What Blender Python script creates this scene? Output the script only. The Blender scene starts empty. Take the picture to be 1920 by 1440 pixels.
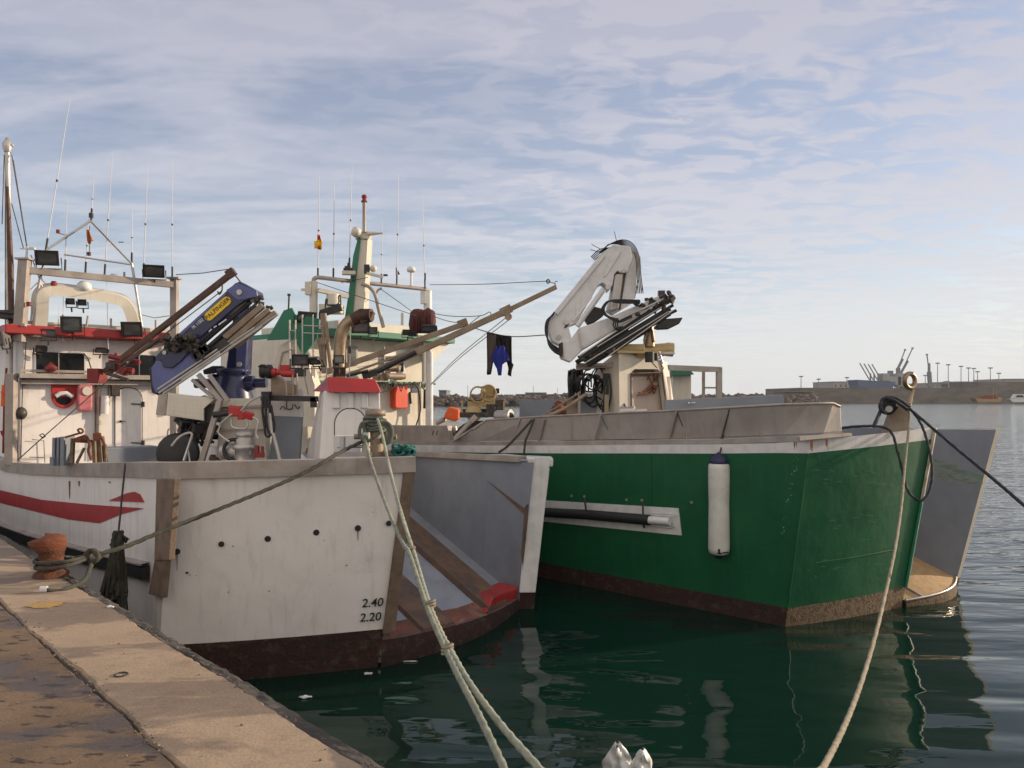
import bpy, bmesh, math, random
from mathutils import Vector, Matrix
random.seed(11)
R = math.radians
S = bpy.context.scene
COL = S.collection

# ---------------------------------------------------------------- camera, sky, sun, exposure
CAM = Vector((0.0, 0.0, 1.6))
F, CX, HY = 1450.0, 960.0, 745.0          # focal length in photo pixels, centre column, horizon row
cam = bpy.data.cameras.new('camera'); cam_o = bpy.data.objects.new('camera', cam); COL.objects.link(cam_o)
cam.sensor_width = 36.0; cam.lens = 36.0 * F / 1920.0
cam.shift_y = (HY - 720.0) / 1920.0
cam.clip_start = 0.05; cam.clip_end = 20000
cam_o.location = CAM; cam_o.rotation_euler = (R(90), 0, 0)
S.camera = cam_o
SUN_AZ, SUN_EL = 18.5, 15.0               # azimuth measured from +X towards +Y
world = bpy.data.worlds.new("World"); S.world = world; world.use_nodes = True
nt = world.node_tree; nt.nodes.clear()
def N(nt, typ, **kw):
    n = nt.nodes.new(typ)
    for k, v in kw.items():
        if k in n.inputs.keys(): n.inputs[k].default_value = v
        else: setattr(n, k, v)
    return n
def build_world():
    L = nt.links.new
    sky = N(nt, 'ShaderNodeTexSky'); sky.sky_type = 'NISHITA'; sky.sun_disc = False
    sky.sun_elevation = R(SUN_EL); sky.sun_rotation = R(90 - SUN_AZ)
    sky.air_density = 1.0; sky.dust_density = 1.2; sky.ozone_density = 2.0
    tc = N(nt, 'ShaderNodeTexCoord')
    sep = N(nt, 'ShaderNodeSeparateXYZ'); L(tc.outputs['Generated'], sep.inputs[0])
    zc = N(nt, 'ShaderNodeMath', operation='MAXIMUM'); L(sep.outputs[2], zc.inputs[0]); zc.inputs[1].default_value = 0.02
    za = N(nt, 'ShaderNodeMath', operation='ADD'); L(zc.outputs[0], za.inputs[0]); za.inputs[1].default_value = 0.10
    dx = N(nt, 'ShaderNodeMath', operation='DIVIDE'); L(sep.outputs[0], dx.inputs[0]); L(za.outputs[0], dx.inputs[1])
    dy = N(nt, 'ShaderNodeMath', operation='DIVIDE'); L(sep.outputs[1], dy.inputs[0]); L(za.outputs[0], dy.inputs[1])
    cmb = N(nt, 'ShaderNodeCombineXYZ'); L(dx.outputs[0], cmb.inputs[0]); L(dy.outputs[0], cmb.inputs[1])
    def layer(rot, scl, scale, det, rough, dist, lo, hi, loc=(0, 0, 0)):
        mp = N(nt, 'ShaderNodeMapping'); L(cmb.outputs[0], mp.inputs[0])
        mp.inputs['Rotation'].default_value = (0, 0, R(rot)); mp.inputs['Scale'].default_value = scl; mp.inputs['Location'].default_value = loc
        nz = N(nt, 'ShaderNodeTexNoise', Scale=scale, Detail=det, Roughness=rough, Distortion=dist); L(mp.outputs[0], nz.inputs['Vector'])
        mr = N(nt, 'ShaderNodeMapRange', interpolation_type='SMOOTHSTEP'); L(nz.outputs[0], mr.inputs[0])
        mr.inputs[1].default_value = lo; mr.inputs[2].default_value = hi
        return mr.outputs[0]
    a = layer(-30, (0.8, 2.1, 1), 1.0, 7, .55, .9, .37, .62)          # long cirrus streaks
    b = layer(25, (1.0, 1.6, 1), 6.5, 6, .55, .5, .42, .60, (3, 1, 0))   # puffy mackerel patches
    c = layer(-8, (.7, 1.0, 1), .55, 3, .5, .3, .40, .64, (1.7, 4.2, 0))   # where patches gather
    bc = N(nt, 'ShaderNodeMath', operation='MULTIPLY'); L(b, bc.inputs[0]); L(c, bc.inputs[1])
    # puffs gather in the right half of the view, streaks everywhere
    gx = N(nt, 'ShaderNodeMapRange', interpolation_type='SMOOTHSTEP'); L(sep.outputs[0], gx.inputs[0]); gx.inputs[1].default_value = -.25; gx.inputs[2].default_value = .35; gx.inputs[3].default_value = .25; gx.inputs[4].default_value = 1.25
    bg_ = N(nt, 'ShaderNodeMath', operation='MULTIPLY'); L(b, bg_.inputs[0]); L(gx.outputs[0], bg_.inputs[1])
    b2 = N(nt, 'ShaderNodeMath', operation='MULTIPLY'); L(bg_.outputs[0], b2.inputs[0]); b2.inputs[1].default_value = .62
    a2 = N(nt, 'ShaderNodeMath', operation='MULTIPLY'); L(a, a2.inputs[0]); a2.inputs[1].default_value = .62
    mx = N(nt, 'ShaderNodeMath', operation='ADD'); L(a2.outputs[0], mx.inputs[0]); L(b2.outputs[0], mx.inputs[1])
    ad = N(nt, 'ShaderNodeMath', operation='MULTIPLY_ADD', use_clamp=True); L(c, ad.inputs[0]); ad.inputs[1].default_value = .12; L(mx.outputs[0], ad.inputs[2])
    amt = N(nt, 'ShaderNodeMath', operation='MULTIPLY_ADD', use_clamp=True); L(ad.outputs[0], amt.inputs[0]); amt.inputs[1].default_value = .58; amt.inputs[2].default_value = .36
    skm = N(nt, 'ShaderNodeMixRGB', blend_type='MULTIPLY'); skm.inputs[0].default_value = 1; L(sky.outputs[0], skm.inputs[1]); skm.inputs[2].default_value = (SKYK[0], SKYK[1], SKYK[2], 1)
    # cloud light: lavender grey overhead, paler towards the horizon
    cr = N(nt, 'ShaderNodeValToRGB'); L(sep.outputs[2], cr.inputs[0])
    e = cr.color_ramp.elements
    e[0].position = 0.0; e[0].color = (.76, .75, .73, 1); e[1].position = .50; e[1].color = (.50, .495, .585, 1)
    e2 = e.new(.10); e2.color = (.72, .73, .76, 1)
    e3 = e.new(.28); e3.color = (.60, .60, .68, 1)
    mix0 = N(nt, 'ShaderNodeMixRGB'); L(amt.outputs[0], mix0.inputs[0]); L(skm.outputs[0], mix0.inputs[1]); L(cr.outputs[0], mix0.inputs[2])
    # sky opposite the boats: even glow added to lift the shaded hull faces
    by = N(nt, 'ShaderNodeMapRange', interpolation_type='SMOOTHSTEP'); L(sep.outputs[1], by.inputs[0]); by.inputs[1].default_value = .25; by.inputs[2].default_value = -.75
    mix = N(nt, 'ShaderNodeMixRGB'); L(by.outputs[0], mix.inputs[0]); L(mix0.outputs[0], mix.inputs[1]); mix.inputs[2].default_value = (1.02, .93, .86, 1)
    # thin veil low on the horizon
    hz = N(nt, 'ShaderNodeMapRange', interpolation_type='SMOOTHSTEP'); L(sep.outputs[2], hz.inputs[0])
    hz.inputs[1].default_value = -.02; hz.inputs[2].default_value = .17; hz.inputs[3].default_value = .85; hz.inputs[4].default_value = 0
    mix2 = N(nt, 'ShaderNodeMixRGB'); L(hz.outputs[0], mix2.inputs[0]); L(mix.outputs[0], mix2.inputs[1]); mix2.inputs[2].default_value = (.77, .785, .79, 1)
    # out of view: brighter overhead veil near the sun side comes from the sky itself
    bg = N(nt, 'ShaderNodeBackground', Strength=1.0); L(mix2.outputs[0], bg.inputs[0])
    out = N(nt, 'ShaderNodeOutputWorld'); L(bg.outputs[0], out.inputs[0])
SKYK = (.130, .132, .142)
build_world()
sun = bpy.data.lights.new('sun', 'SUN'); sun.energy = 5.0; sun.angle = R(.5); sun.color = (1, .80, .58)
sun_o = bpy.data.objects.new('sun', sun); COL.objects.link(sun_o)
sdir = Vector((math.cos(R(SUN_AZ)) * math.cos(R(SUN_EL)), math.sin(R(SUN_AZ)) * math.cos(R(SUN_EL)), math.sin(R(SUN_EL))))
sun_o.rotation_euler = sdir.to_track_quat('Z', 'Y').to_euler(); sun_o.location = sdir * 50 + Vector((0, 0, 5))
S.view_settings.view_transform = 'Standard'; S.view_settings.look = 'None'; S.view_settings.exposure = 0.08; S.view_settings.gamma = 1
S.cycles.max_bounces = 6; S.cycles.use_denoising = True
WATER = -1.7

# ---------------------------------------------------------------- measuring helpers
def at(px, py, Y):                         # a point seen at photo pixel (px, py) and standing Y metres ahead
    return Vector(((px - CX) / F * Y, Y, CAM.z + (HY - py) / F * Y))
class Plane:
    def __init__(s, p0, n): s.p = Vector(p0); s.n = Vector(n).normalized()
    def __call__(s, px, py, off=0.0):
        d = Vector(((px - CX) / F, 1.0, (HY - py) / F))
        k = (s.p + s.n * off - CAM).dot(s.n) / d.dot(s.n)
        return CAM + d * k
def YP(Y): return Plane((0, Y, 0), (0, -1, 0))
def lerp(a, b, t): return a + (b - a) * t
def interp(x, xs, ys):
    if x <= xs[0]: return ys[0]
    for i in range(len(xs) - 1):
        if x <= xs[i + 1]:
            return ys[i] + (ys[i + 1] - ys[i]) * (x - xs[i]) / (xs[i + 1] - xs[i])
    return ys[-1]
def spline(P, n=8):
    P = [Vector(p) for p in P]
    if len(P) < 3: return [P[0].lerp(P[-1], i / n) for i in range(n + 1)]
    out = []
    for i in range(len(P) - 1):
        p0 = P[i - 1] if i else P[0] * 2 - P[1]; p1, p2 = P[i], P[i + 1]
        p3 = P[i + 2] if i + 2 < len(P) else P[-1] * 2 - P[-2]
        for k in range(n):
            t = k / n
            out.append(.5 * ((2 * p1) + (p2 - p0) * t + (2 * p0 - 5 * p1 + 4 * p2 - p3) * t * t + (3 * p1 - p0 - 3 * p2 + p3) * t ** 3))
    out.append(P[-1]); return out

# ---------------------------------------------------------------- materials
MATS = {}
def pmat(name, col, rough=.6, metal=0.0, col2=None, amt=.35, scale=3.0, dirt=None, damt=0.0, streak=0.0,
         specks=0.0, bump=0.0, bscale=40.0, spec=.5, coat=0.0, rust=0.0, stretch=(1, 1, 1)):
    """procedural paint / metal: colour drift, dirt clouds, vertical streaks, chips and bump, all in object space"""
    m = bpy.data.materials.new(name); m.use_nodes = True; t = m.node_tree; L = t.links.new
    b = t.nodes['Principled BSDF']; b.inputs['Roughness'].default_value = rough; b.inputs['Metallic'].default_value = metal
    b.inputs['Specular IOR Level'].default_value = spec; b.inputs['Coat Weight'].default_value = coat
    g = N(t, 'ShaderNodeNewGeometry')
    mp = N(t, 'ShaderNodeMapping'); L(g.outputs['Position'], mp.inputs[0]); mp.inputs['Scale'].default_value = stretch
    def noise(scale, det=5, vec=None, rough=.55, dist=0):
        n = N(t, 'ShaderNodeTexNoise', Scale=scale, Detail=det, Roughness=rough, Distortion=dist); L(vec or mp.outputs[0], n.inputs['Vector']); return n.outputs[0]
    def ramp(src, lo, hi, to=1.0):
        r = N(t, 'ShaderNodeMapRange', interpolation_type='SMOOTHSTEP'); L(src, r.inputs[0]); r.inputs[1].default_value = lo; r.inputs[2].default_value = hi; r.inputs[4].default_value = to; return r.outputs[0]
    def mix(f, a, c):
        x = N(t, 'ShaderNodeMixRGB'); L(f, x.inputs[0])
        if isinstance(a, tuple): x.inputs[1].default_value = (*a, 1)
        else: L(a, x.inputs[1])
        x.inputs[2].default_value = (*c, 1); return x.outputs[0]
    c2 = col2 or tuple(v * .78 for v in col)
    o = mix(ramp(noise(scale), .35, .7, amt * 2 if amt < .5 else 1), col, c2)
    if damt: o = mix(ramp(noise(scale * .7, 7, rough=.65, dist=.6), .48, .78, damt), o, dirt or (.12, .10, .085))
    if streak:
        mv = N(t, 'ShaderNodeMapping'); L(g.outputs['Position'], mv.inputs[0]); mv.inputs['Scale'].default_value = (7, 7, .55)
        o = mix(ramp(noise(1.6, 6, mv.outputs[0]), .50, .80, streak), o, dirt or (.14, .12, .10))
    if rust:
        mv = N(t, 'ShaderNodeMapping'); L(g.outputs['Position'], mv.inputs[0]); mv.inputs['Scale'].default_value = (9, 9, .8); mv.inputs['Location'].default_value = (3, 5, 1)
        o = mix(ramp(noise(1.3, 8, mv.outputs[0], .65), .60, .74, rust), o, (.26, .10, .035))
    if specks:
        o = mix(ramp(noise(38, 3), .70, .76, specks), o, (.05, .045, .04))
    L(o, b.inputs['Base Color'])
    rr = N(t, 'ShaderNodeMapRange'); L(noise(scale * 2.3, 4), rr.inputs[0]); rr.inputs[3].default_value = max(0.02, rough - .13); rr.inputs[4].default_value = min(1, rough + .13); L(rr.outputs[0], b.inputs['Roughness'])
    if bump:
        bp = N(t, 'ShaderNodeBump', Strength=bump, Distance=.02); L(noise(bscale, 5), bp.inputs['Height']); L(bp.outputs[0], b.inputs['Normal'])
    MATS[name] = m; return m
M = {}
M['white'] = pmat('white_paint', (.76, .72, .69), .5, col2=(.71, .67, .64), dirt=(.32, .29, .265), damt=.24, streak=.34, specks=.55, bump=.12, bscale=9, rust=.10)
M['cream'] = pmat('cream_paint', (.62, .575, .48), .45, col2=(.55, .50, .41), damt=.2, dirt=(.30, .25, .19), streak=.3, rust=.25, bump=.08, bscale=10)
M['whited'] = pmat('white_enamel', (.68, .67, .66), .35, damt=.25, dirt=(.33, .30, .27), streak=.25, specks=.2, scale=5)
M['boot'] = pmat('red_antifouling', (.040, .012, .010), .85, col2=(.020, .013, .010), amt=.9, damt=1.0, dirt=(.085, .062, .04), bump=1, bscale=26, specks=.6, scale=11, rust=.25)
M['weed'] = pmat('weedy_waterline', (.17, .11, .06), .9, col2=(.05, .036, .022), amt=.9, damt=.5, dirt=(.24, .17, .10), bump=1, bscale=40, scale=16, specks=.5)
M['slime'] = pmat('dark_waterline', (.03, .018, .014), .85, col2=(.055, .035, .025), amt=.8, damt=.7, dirt=(.10, .08, .05), bump=.8, bscale=30, scale=12)
M['steel'] = pmat('weathered_steel', (.38, .335, .30), .55, .15, col2=(.28, .24, .21), amt=.6, damt=.35, dirt=(.16, .12, .09), streak=.3, bump=.1, bscale=20, rust=.25)
M['stain'] = pmat('stainless_sheet', (.38, .35, .325), .45, .15, col2=(.30, .27, .25), amt=.7, damt=.4, dirt=(.22, .17, .13), streak=.35, scale=1.6, bump=.06, bscale=8)
M['alu'] = pmat('bare_aluminium', (.50, .48, .45), .38, .6, col2=(.38, .35, .32), amt=.6, damt=.2)
M['green'] = pmat('green_hull_paint', (.010, .094, .036), .42, col2=(.007, .074, .033), amt=.45, dirt=(.03, .14, .075), damt=.30, streak=.3, bump=1.0, bscale=1.4, scale=1.5, specks=.12, spec=.3)
M['greenv'] = pmat('green_roof_paint', (.02, .17, .095), .5, damt=.2, dirt=(.05, .12, .08), scale=2)
M['grey'] = pmat('grey_paint', (.21, .232, .268), .55, col2=(.175, .195, .228), damt=.3, dirt=(.13, .12, .12), streak=.25, rust=.12, bump=.05, bscale=6)
M['ramp'] = pmat('ramp_paint', (.27, .29, .33), .5, col2=(.20, .215, .25), damt=.5, dirt=(.14, .11, .10), rust=.35, scale=2)
M['skid'] = pmat('worn_skid_steel', (.15, .095, .065), .7, .2, col2=(.09, .065, .055), amt=.8, damt=.7, dirt=(.28, .13, .05), rust=.6, bump=.4, bscale=25, scale=4)
M['red'] = pmat('red_paint', (.42, .022, .020), .45, col2=(.33, .02, .018), damt=.2, dirt=(.2, .05, .04), scale=2.5)
M['dred'] = pmat('dull_red_paint', (.21, .020, .020), .6, damt=.5, dirt=(.10, .02, .02), scale=6)
M['stripe'] = pmat('stripe_red', (.36, .025, .025), .5, col2=(.29, .02, .02), damt=.3, dirt=(.2, .04, .035), streak=.3)
M['redpatch'] = pmat('red_primer', (.40, .025, .025), .5, col2=(.22, .02, .02), amt=.8, damt=.6, dirt=(.06, .03, .025), scale=5)
M['sill'] = pmat('scraped_sill', (.20, .055, .035), .7, col2=(.10, .05, .03), amt=.9, damt=1.0, dirt=(.24, .19, .14), scale=5, bump=.6, bscale=30, rust=.5)
M['blue'] = pmat('crane_blue', (.011, .015, .068), .36, col2=(.009, .012, .055), damt=.25, dirt=(.05, .05, .08), scale=3, coat=.25)
M['blue2'] = pmat('sunlit_crane_blue', (.11, .125, .30), .45, damt=.35, dirt=(.05, .05, .12), scale=4)  # sunlit copy of the darker crane blue, light put into the colour
M['yellow'] = pmat('logo_yellow', (.85, .55, .02), .5, scale=6)
M['black'] = pmat('black_rubber', (.012, .012, .013), .55, col2=(.02, .019, .018), scale=8)
M['dark'] = pmat('dark_metal', (.028, .027, .028), .5, .3, col2=(.05, .045, .04), damt=.4, dirt=(.07, .05, .035), scale=9)
M['oily'] = pmat('oily_machinery', (.085, .072, .06), .5, .4, col2=(.03, .028, .026), amt=.9, damt=.5, dirt=(.22, .15, .09), scale=14, bump=.2)
M['rust'] = pmat('rusty_iron', (.22, .068, .022), .85, col2=(.11, .035, .018), amt=.9, damt=.7, dirt=(.045, .02, .015), scale=14, bump=.6, bscale=50)
M['brown'] = pmat('rusty_boom_paint', (.12, .062, .045), .6, .3, col2=(.075, .045, .035), amt=.8, damt=.5, dirt=(.22, .12, .07), scale=6, bump=.2)
M['boom'] = pmat('weathered_boom', (.30, .235, .17), .6, .3, col2=(.22, .165, .115), amt=.8, damt=.5, dirt=(.10, .065, .045), scale=4, bump=.15)
M['hrust'] = pmat('dark_bollard_rust', (.13, .04, .018), .9, col2=(.05, .02, .012), amt=.9, scale=14, damt=.8, dirt=(.24, .08, .03), bump=.8, bscale=50)
M['pipe'] = pmat('heat_stained_pipe', (.34, .26, .17), .4, .7, col2=(.20, .12, .06), amt=.9, damt=.6, dirt=(.08, .05, .035), scale=4)
M['soot'] = pmat('sooty_pipe', (.10, .055, .035), .7, .4, col2=(.03, .02, .018), amt=.9, damt=.5, dirt=(.015, .012, .012), scale=6)
M['orange'] = pmat('safety_orange', (.78, .115, .015), .5, damt=.2, dirt=(.35, .07, .02), scale=8)
M['orangebox'] = pmat('orange_box', (.68, .07, .022), .45, damt=.25, dirt=(.3, .05, .03), scale=5)
M['pink'] = pmat('faded_pink_box', (.56, .17, .19), .5, damt=.3, dirt=(.35, .10, .10), scale=5)
M['glass'] = pmat('dark_window', (.010, .011, .012), .15, damt=.3, dirt=(.02, .02, .02), scale=2, spec=.3)
M['lens'] = pmat('floodlight_glass', (.055, .058, .062), .10, col2=(.13, .13, .125), amt=.5, scale=2.2, spec=.8, stretch=(1, 1, 4))  # paler bands stand for light reflected in the glass, put into the colour
M['bluesign'] = pmat('blue_sign', (.02, .04, .14), .5)
M['yellowish'] = pmat('ochre_winch', (.50, .38, .19), .5, .2, col2=(.40, .28, .12), damt=.5, dirt=(.2, .12, .06), scale=6)
M['ropeG'] = pmat('green_grey_rope', (.30, .31, .24), .9, col2=(.19, .21, .155), amt=.9, damt=.4, dirt=(.40, .37, .26), scale=14, bump=.6, bscale=220)
M['ropeD'] = pmat('dark_old_rope', (.075, .072, .055), .95, col2=(.045, .045, .035), amt=.9, scale=14, bump=.6, bscale=220)
M['ropeT'] = pmat('tan_rope', (.36, .31, .225), .9, col2=(.23, .20, .14), amt=.9, scale=20, bump=.6, bscale=220)
M['ropeK'] = pmat('navy_rope', (.016, .018, .024), .8, col2=(.035, .04, .05), amt=.8, scale=14, bump=.4, bscale=220)
M['ropeC'] = pmat('wet_coil_rope', (.15, .165, .13), .9, col2=(.08, .095, .075), amt=.9, scale=14, bump=.6, bscale=220)
M['teal'] = pmat('teal_net_rope', (.03, .16, .14), .9, col2=(.015, .09, .085), amt=.9, scale=18, bump=.5, bscale=160)
M['wire'] = pmat('wire_rope', (.10, .095, .09), .6, .4)
M['antenna'] = pmat('antenna_white', (.62, .62, .62), .4)
M['fender'] = pmat('grubby_fender', (.60, .60, .55), .5, col2=(.50, .48, .42), damt=.5, dirt=(.27, .22, .16), scale=4, specks=.4)
M['fcap'] = pmat('fender_cap_navy', (.018, .02, .07), .5)
M['cloth1'] = pmat('black_cloth', (.018, .015, .016), .95, bump=.4, bscale=30)
M['cloth2'] = pmat('brown_cloth', (.075, .055, .048), .95, bump=.4, bscale=30)
M['cloth3'] = pmat('blue_cloth', (.018, .028, .24), .9, bump=.4, bscale=30)
M['wood'] = pmat('weathered_rubbing_plate', (.19, .135, .10), .75, .1, col2=(.12, .085, .06), amt=.8, damt=.4, dirt=(.30, .22, .14), streak=.5, bump=.3, bscale=30, scale=5)
M['ink'] = pmat('black_lettering', (.012, .012, .012), .6)
M['wletter'] = pmat('white_lettering', (.7, .7, .72), .6)
M['ochre'] = pmat('rusted_tan_steel', (.20, .135, .08), .7, .2, col2=(.10, .07, .05), amt=.9, scale=9, damt=.6, dirt=(.28, .22, .15))
M['barn'] = pmat('worn_ramp_timber', (.40, .27, .14), .8, col2=(.33, .20, .09), amt=.8, scale=9, rust=.2)
M['flag_r'] = pmat('flag_red', (.50, .05, .03), .9); M['flag_y'] = pmat('flag_yellow', (.80, .48, .02), .9)
M['teak'] = pmat('plastic_white', (.66, .66, .64), .35, col2=(.58, .58, .55), scale=20)

# ---------------------------------------------------------------- mesh builder
SPLIT = set('bolt_head paint_chip hinge eye_stud vent_cover stanchion pulley pipe_strap  warning_sticker bulwark_rib crane_extension crane_cylinder crane_rod derrick_wire rigging crane_hose mullion pivot_cap pivot_pin signal_lamp guide_wire brace skid_rail boom_stiffener lashing stacked_boards coat_hook cleat upper_railing rack_leg warp_guide deck_roller gps_receiver hydraulic_hose hydraulic_valve hauler_strut electric_motor net_sonde_cover port_visor arm_seam fair_roller antenna_rack corner_post corner_strip drain_pipe pipe_stanchion suction_hose boarding_line cab_stay gearbox_stay derrick boom_heel wind_sensor hose_loops crane_pedestal cable_run'.split())
class MB:
    def __init__(s): s.v = []; s.f = []; s.sm = []; s.mi = []
    def add(s, vs, fs, smooth=False, mi=0):
        o = len(s.v); s.v += [Vector(v) for v in vs]; s.f += [tuple(o + i for i in f) for f in fs]
        s.sm += [smooth] * len(fs); s.mi += [mi] * len(fs); return s
    def quad(s, a, b, c, d, mi=0): return s.add([a, b, c, d], [(0, 1, 2, 3)], mi=mi)
    def box(s, p, ax, ay, az, mi=0):       # corner p and three edge vectors
        p, ax, ay, az = map(Vector, (p, ax, ay, az))
        v = [p, p + ax, p + ax + ay, p + ay]; v += [q + az for q in v]
        return s.add(v, [(3, 2, 1, 0), (4, 5, 6, 7), (0, 1, 5, 4), (1, 2, 6, 5), (2, 3, 7, 6), (3, 0, 4, 7)], mi=mi)
    def cbox(s, c, sx, sy, sz, rz=0.0, mi=0, rx=0.0, ry=0.0):
        m = Matrix.Rotation(rz, 3, 'Z') @ Matrix.Rotation(ry, 3, 'Y') @ Matrix.Rotation(rx, 3, 'X')
        ax, ay, az = m @ Vector((sx, 0, 0)), m @ Vector((0, sy, 0)), m @ Vector((0, 0, sz))
        return s.box(Vector(c) - (ax + ay + az) / 2, ax, ay, az, mi)
    def prism(s, pts, d, mi=0):            # polygon extruded by vector d
        n = len(pts); d = Vector(d); v = [Vector(p) for p in pts]; v += [p + d for p in v]
        return s.add(v, [tuple(range(n - 1, -1, -1)), tuple(range(n, 2 * n))] + [(i, (i + 1) % n, n + (i + 1) % n, n + i) for i in range(n)], mi=mi)
    def grid(s, rows, smooth=False, mi=0, close=False):
        n = len(rows[0]); v = [p for r in rows for p in r]; f = []
        for i in range(len(rows) - 1):
            for j in range(n if close else n - 1):
                k = (j + 1) % n; f.append((i * n + j, i * n + k, (i + 1) * n + k, (i + 1) * n + j))
        return s.add(v, f, smooth, mi)
    def tube(s, P, r, n=8, cap=True, mi=0, twist=0, ry=None, smooth=True):
        P = [Vector(p) for p in P]; rs = r if isinstance(r, (list, tuple)) else [r] * len(P)
        t0 = (P[1] - P[0]).normalized(); up = Vector((0, 0, 1)) if abs(t0.z) < .9 else Vector((1, 0, 0))
        a = t0.cross(up).normalized(); rows = []; L = 0
        for i, p in enumerate(P):
            if i: L += (P[i] - P[i - 1]).length
            t = (P[min(i + 1, len(P) - 1)] - P[max(i - 1, 0)])
            t = t.normalized() if t.length > 1e-9 else t0
            a = (a - t * a.dot(t)).normalized(); b = t.cross(a); row = []
            for k in range(n):
                th = 2 * math.pi * k / n; rr = rs[i]
                if twist: rr *= 1 + .16 * math.cos(3 * (th - L * twist))
                row.append(p + a * math.cos(th) * rr + b * math.sin(th) * (rr if ry is None else ry))
            rows.append(row)
        s.grid(rows, smooth, mi, close=True)
        if cap:
            o = len(s.v); s.add(rows[0], [tuple(range(n))], False, mi); s.add(rows[-1], [tuple(range(n - 1, -1, -1))], False, mi)
        return s
    def bar(s, a, b, w, h, mi=0, up=(0, 0, 1)):
        a, b = Vector(a), Vector(b); t = (b - a).normalized(); up = Vector(up)
        if abs(t.dot(up)) > .95: up = Vector((0, 1, 0))
        x = t.cross(up).normalized(); y = x.cross(t)
        return s.box(a - x * w / 2 - y * h / 2, b - a, x * w, y * h, mi)
    def lathe(s, c, prof, n=20, axis=(0, 0, 1), mi=0, smooth=True):
        ax = Vector(axis).normalized(); up = Vector((0, 0, 1)) if abs(ax.z) < .9 else Vector((1, 0, 0))
        a = ax.cross(up).normalized(); b = ax.cross(a); c = Vector(c)
        rows = [[c + ax * z + (a * math.cos(2 * math.pi * k / n) + b * math.sin(2 * math.pi * k / n)) * max(r, 1e-4) for k in range(n)] for r, z in prof]
        return s.grid(rows, smooth, mi, close=True)
    def ball(s, c, r, n=14, sz=1.0, mi=0):
        prof = [(r * math.sin(math.pi * i / 8), -r * sz * math.cos(math.pi * i / 8)) for i in range(9)]
        return s.lathe(c, prof, n, mi=mi)
    def disc(s, c, nrm, r, th=.01, n=16, mi=0):
        nrm = Vector(nrm).normalized(); return s.lathe(c, [(0, 0), (r, 0), (r, th), (0, th)], n, nrm, mi, False)
    def build(s, name, mats, parent=None, bevel=0.0, kind=None):
        if not isinstance(mats, (list, tuple)): mats = [mats]
        if name in SPLIT:                  # pieces that do not touch become parts of their own
            par = list(range(len(s.v))); key = {}
            def find(i):
                while par[i] != i: par[i] = par[par[i]]; i = par[i]
                return i
            for i, v in enumerate(s.v):
                k = (round(v.x, 4), round(v.y, 4), round(v.z, 4)); j = key.setdefault(k, i); par[find(i)] = find(j)
            for f in s.f:
                for i in f[1:]: par[find(i)] = find(f[0])
            groups = {}
            for n, f in enumerate(s.f): groups.setdefault(find(f[0]), []).append(n)
            # boxes that meet or overlap stay together
            gs = []
            for fs in groups.values():
                vi = {i for n in fs for i in s.f[n]}; lo = [min(s.v[i][a] for i in vi) for a in range(3)]; hi = [max(s.v[i][a] for i in vi) for a in range(3)]; gs.append([fs, vi, lo, hi])
            if len(gs) > 1:
                first = None
                for fs, vi, lo, hi in gs:
                    m = MB(); ix = {i: k for k, i in enumerate(sorted(vi))}; m.v = [s.v[i] for i in sorted(vi)]
                    m.f = [tuple(ix[i] for i in s.f[n]) for n in fs]; m.sm = [s.sm[n] for n in fs]; m.mi = [s.mi[n] for n in fs]
                    SPLIT.discard(name); o1 = m.build(name, mats, parent, bevel, kind); SPLIT.add(name); first = first or o1
                return first
        me = bpy.data.meshes.new(name)
        lo = Vector((min(v.x for v in s.v), min(v.y for v in s.v), min(v.z for v in s.v))); hi = Vector((max(v.x for v in s.v), max(v.y for v in s.v), max(v.z for v in s.v)))
        o = (lo + hi) / 2; o.z = lo.z
        me.from_pydata([v - o for v in s.v], [], s.f)
        me.polygons.foreach_set('use_smooth', s.sm); me.polygons.foreach_set('material_index', s.mi)
        for m in mats: me.materials.append(m)
        me.update()
        bm = bmesh.new(); bm.from_mesh(me); bmesh.ops.recalc_face_normals(bm, faces=bm.faces); bm.to_mesh(me); bm.free()
        ob = bpy.data.objects.new(name, me); COL.objects.link(ob)
        wo = Vector((0, 0, 0)); p = parent
        while p is not None: wo += p.location; p = p.parent
        ob.location = o - wo
        if parent is not None: ob.parent = parent
        if bevel:
            b = ob.modifiers.new('bevel', 'BEVEL'); b.width = bevel; b.segments = 2; b.limit_method = 'ANGLE'; b.angle_limit = R(50)
        if kind: ob['kind'] = kind
        return ob
def root(name, loc, label, cat, group=None):
    o = bpy.data.objects.new(name, None); COL.objects.link(o); o.location = loc; o.empty_display_size = .2
    o['label'] = label; o['category'] = cat
    if group: o['group'] = group
    return o
def tag(o, label, cat, group=None):
    o['label'] = label; o['category'] = cat
    if group: o['group'] = group
    return o
def text_on(name, body, c, xdir, ydir, h, mat, parent, off=.004, wide=1.0, shear=0.0, th=.002):
    """raised lettering: the baseline runs along xdir, letters stand along ydir, centred on c"""
    cu = bpy.data.curves.new(name, 'FONT'); cu.body = body; cu.size = h * 1.38; cu.align_x = 'CENTER'; cu.align_y = 'CENTER'; cu.shear = shear; cu.offset = h * .012; cu.extrude = th
    tmp = bpy.data.objects.new(name, cu); COL.objects.link(tmp)
    dg = bpy.context.evaluated_depsgraph_get(); me = bpy.data.meshes.new_from_object(tmp.evaluated_get(dg)); bpy.data.objects.remove(tmp)
    x, y = Vector(xdir).normalized(), Vector(ydir).normalized(); n = x.cross(y).normalized()
    c = Vector(c)
    mb = MB(); mb.add([c + x * v.co.x * wide + y * v.co.y + n * (v.co.z + off) for v in me.vertices], [tuple(p.vertices) for p in me.polygons])
    return mb.build(name, mat, parent)

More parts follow.
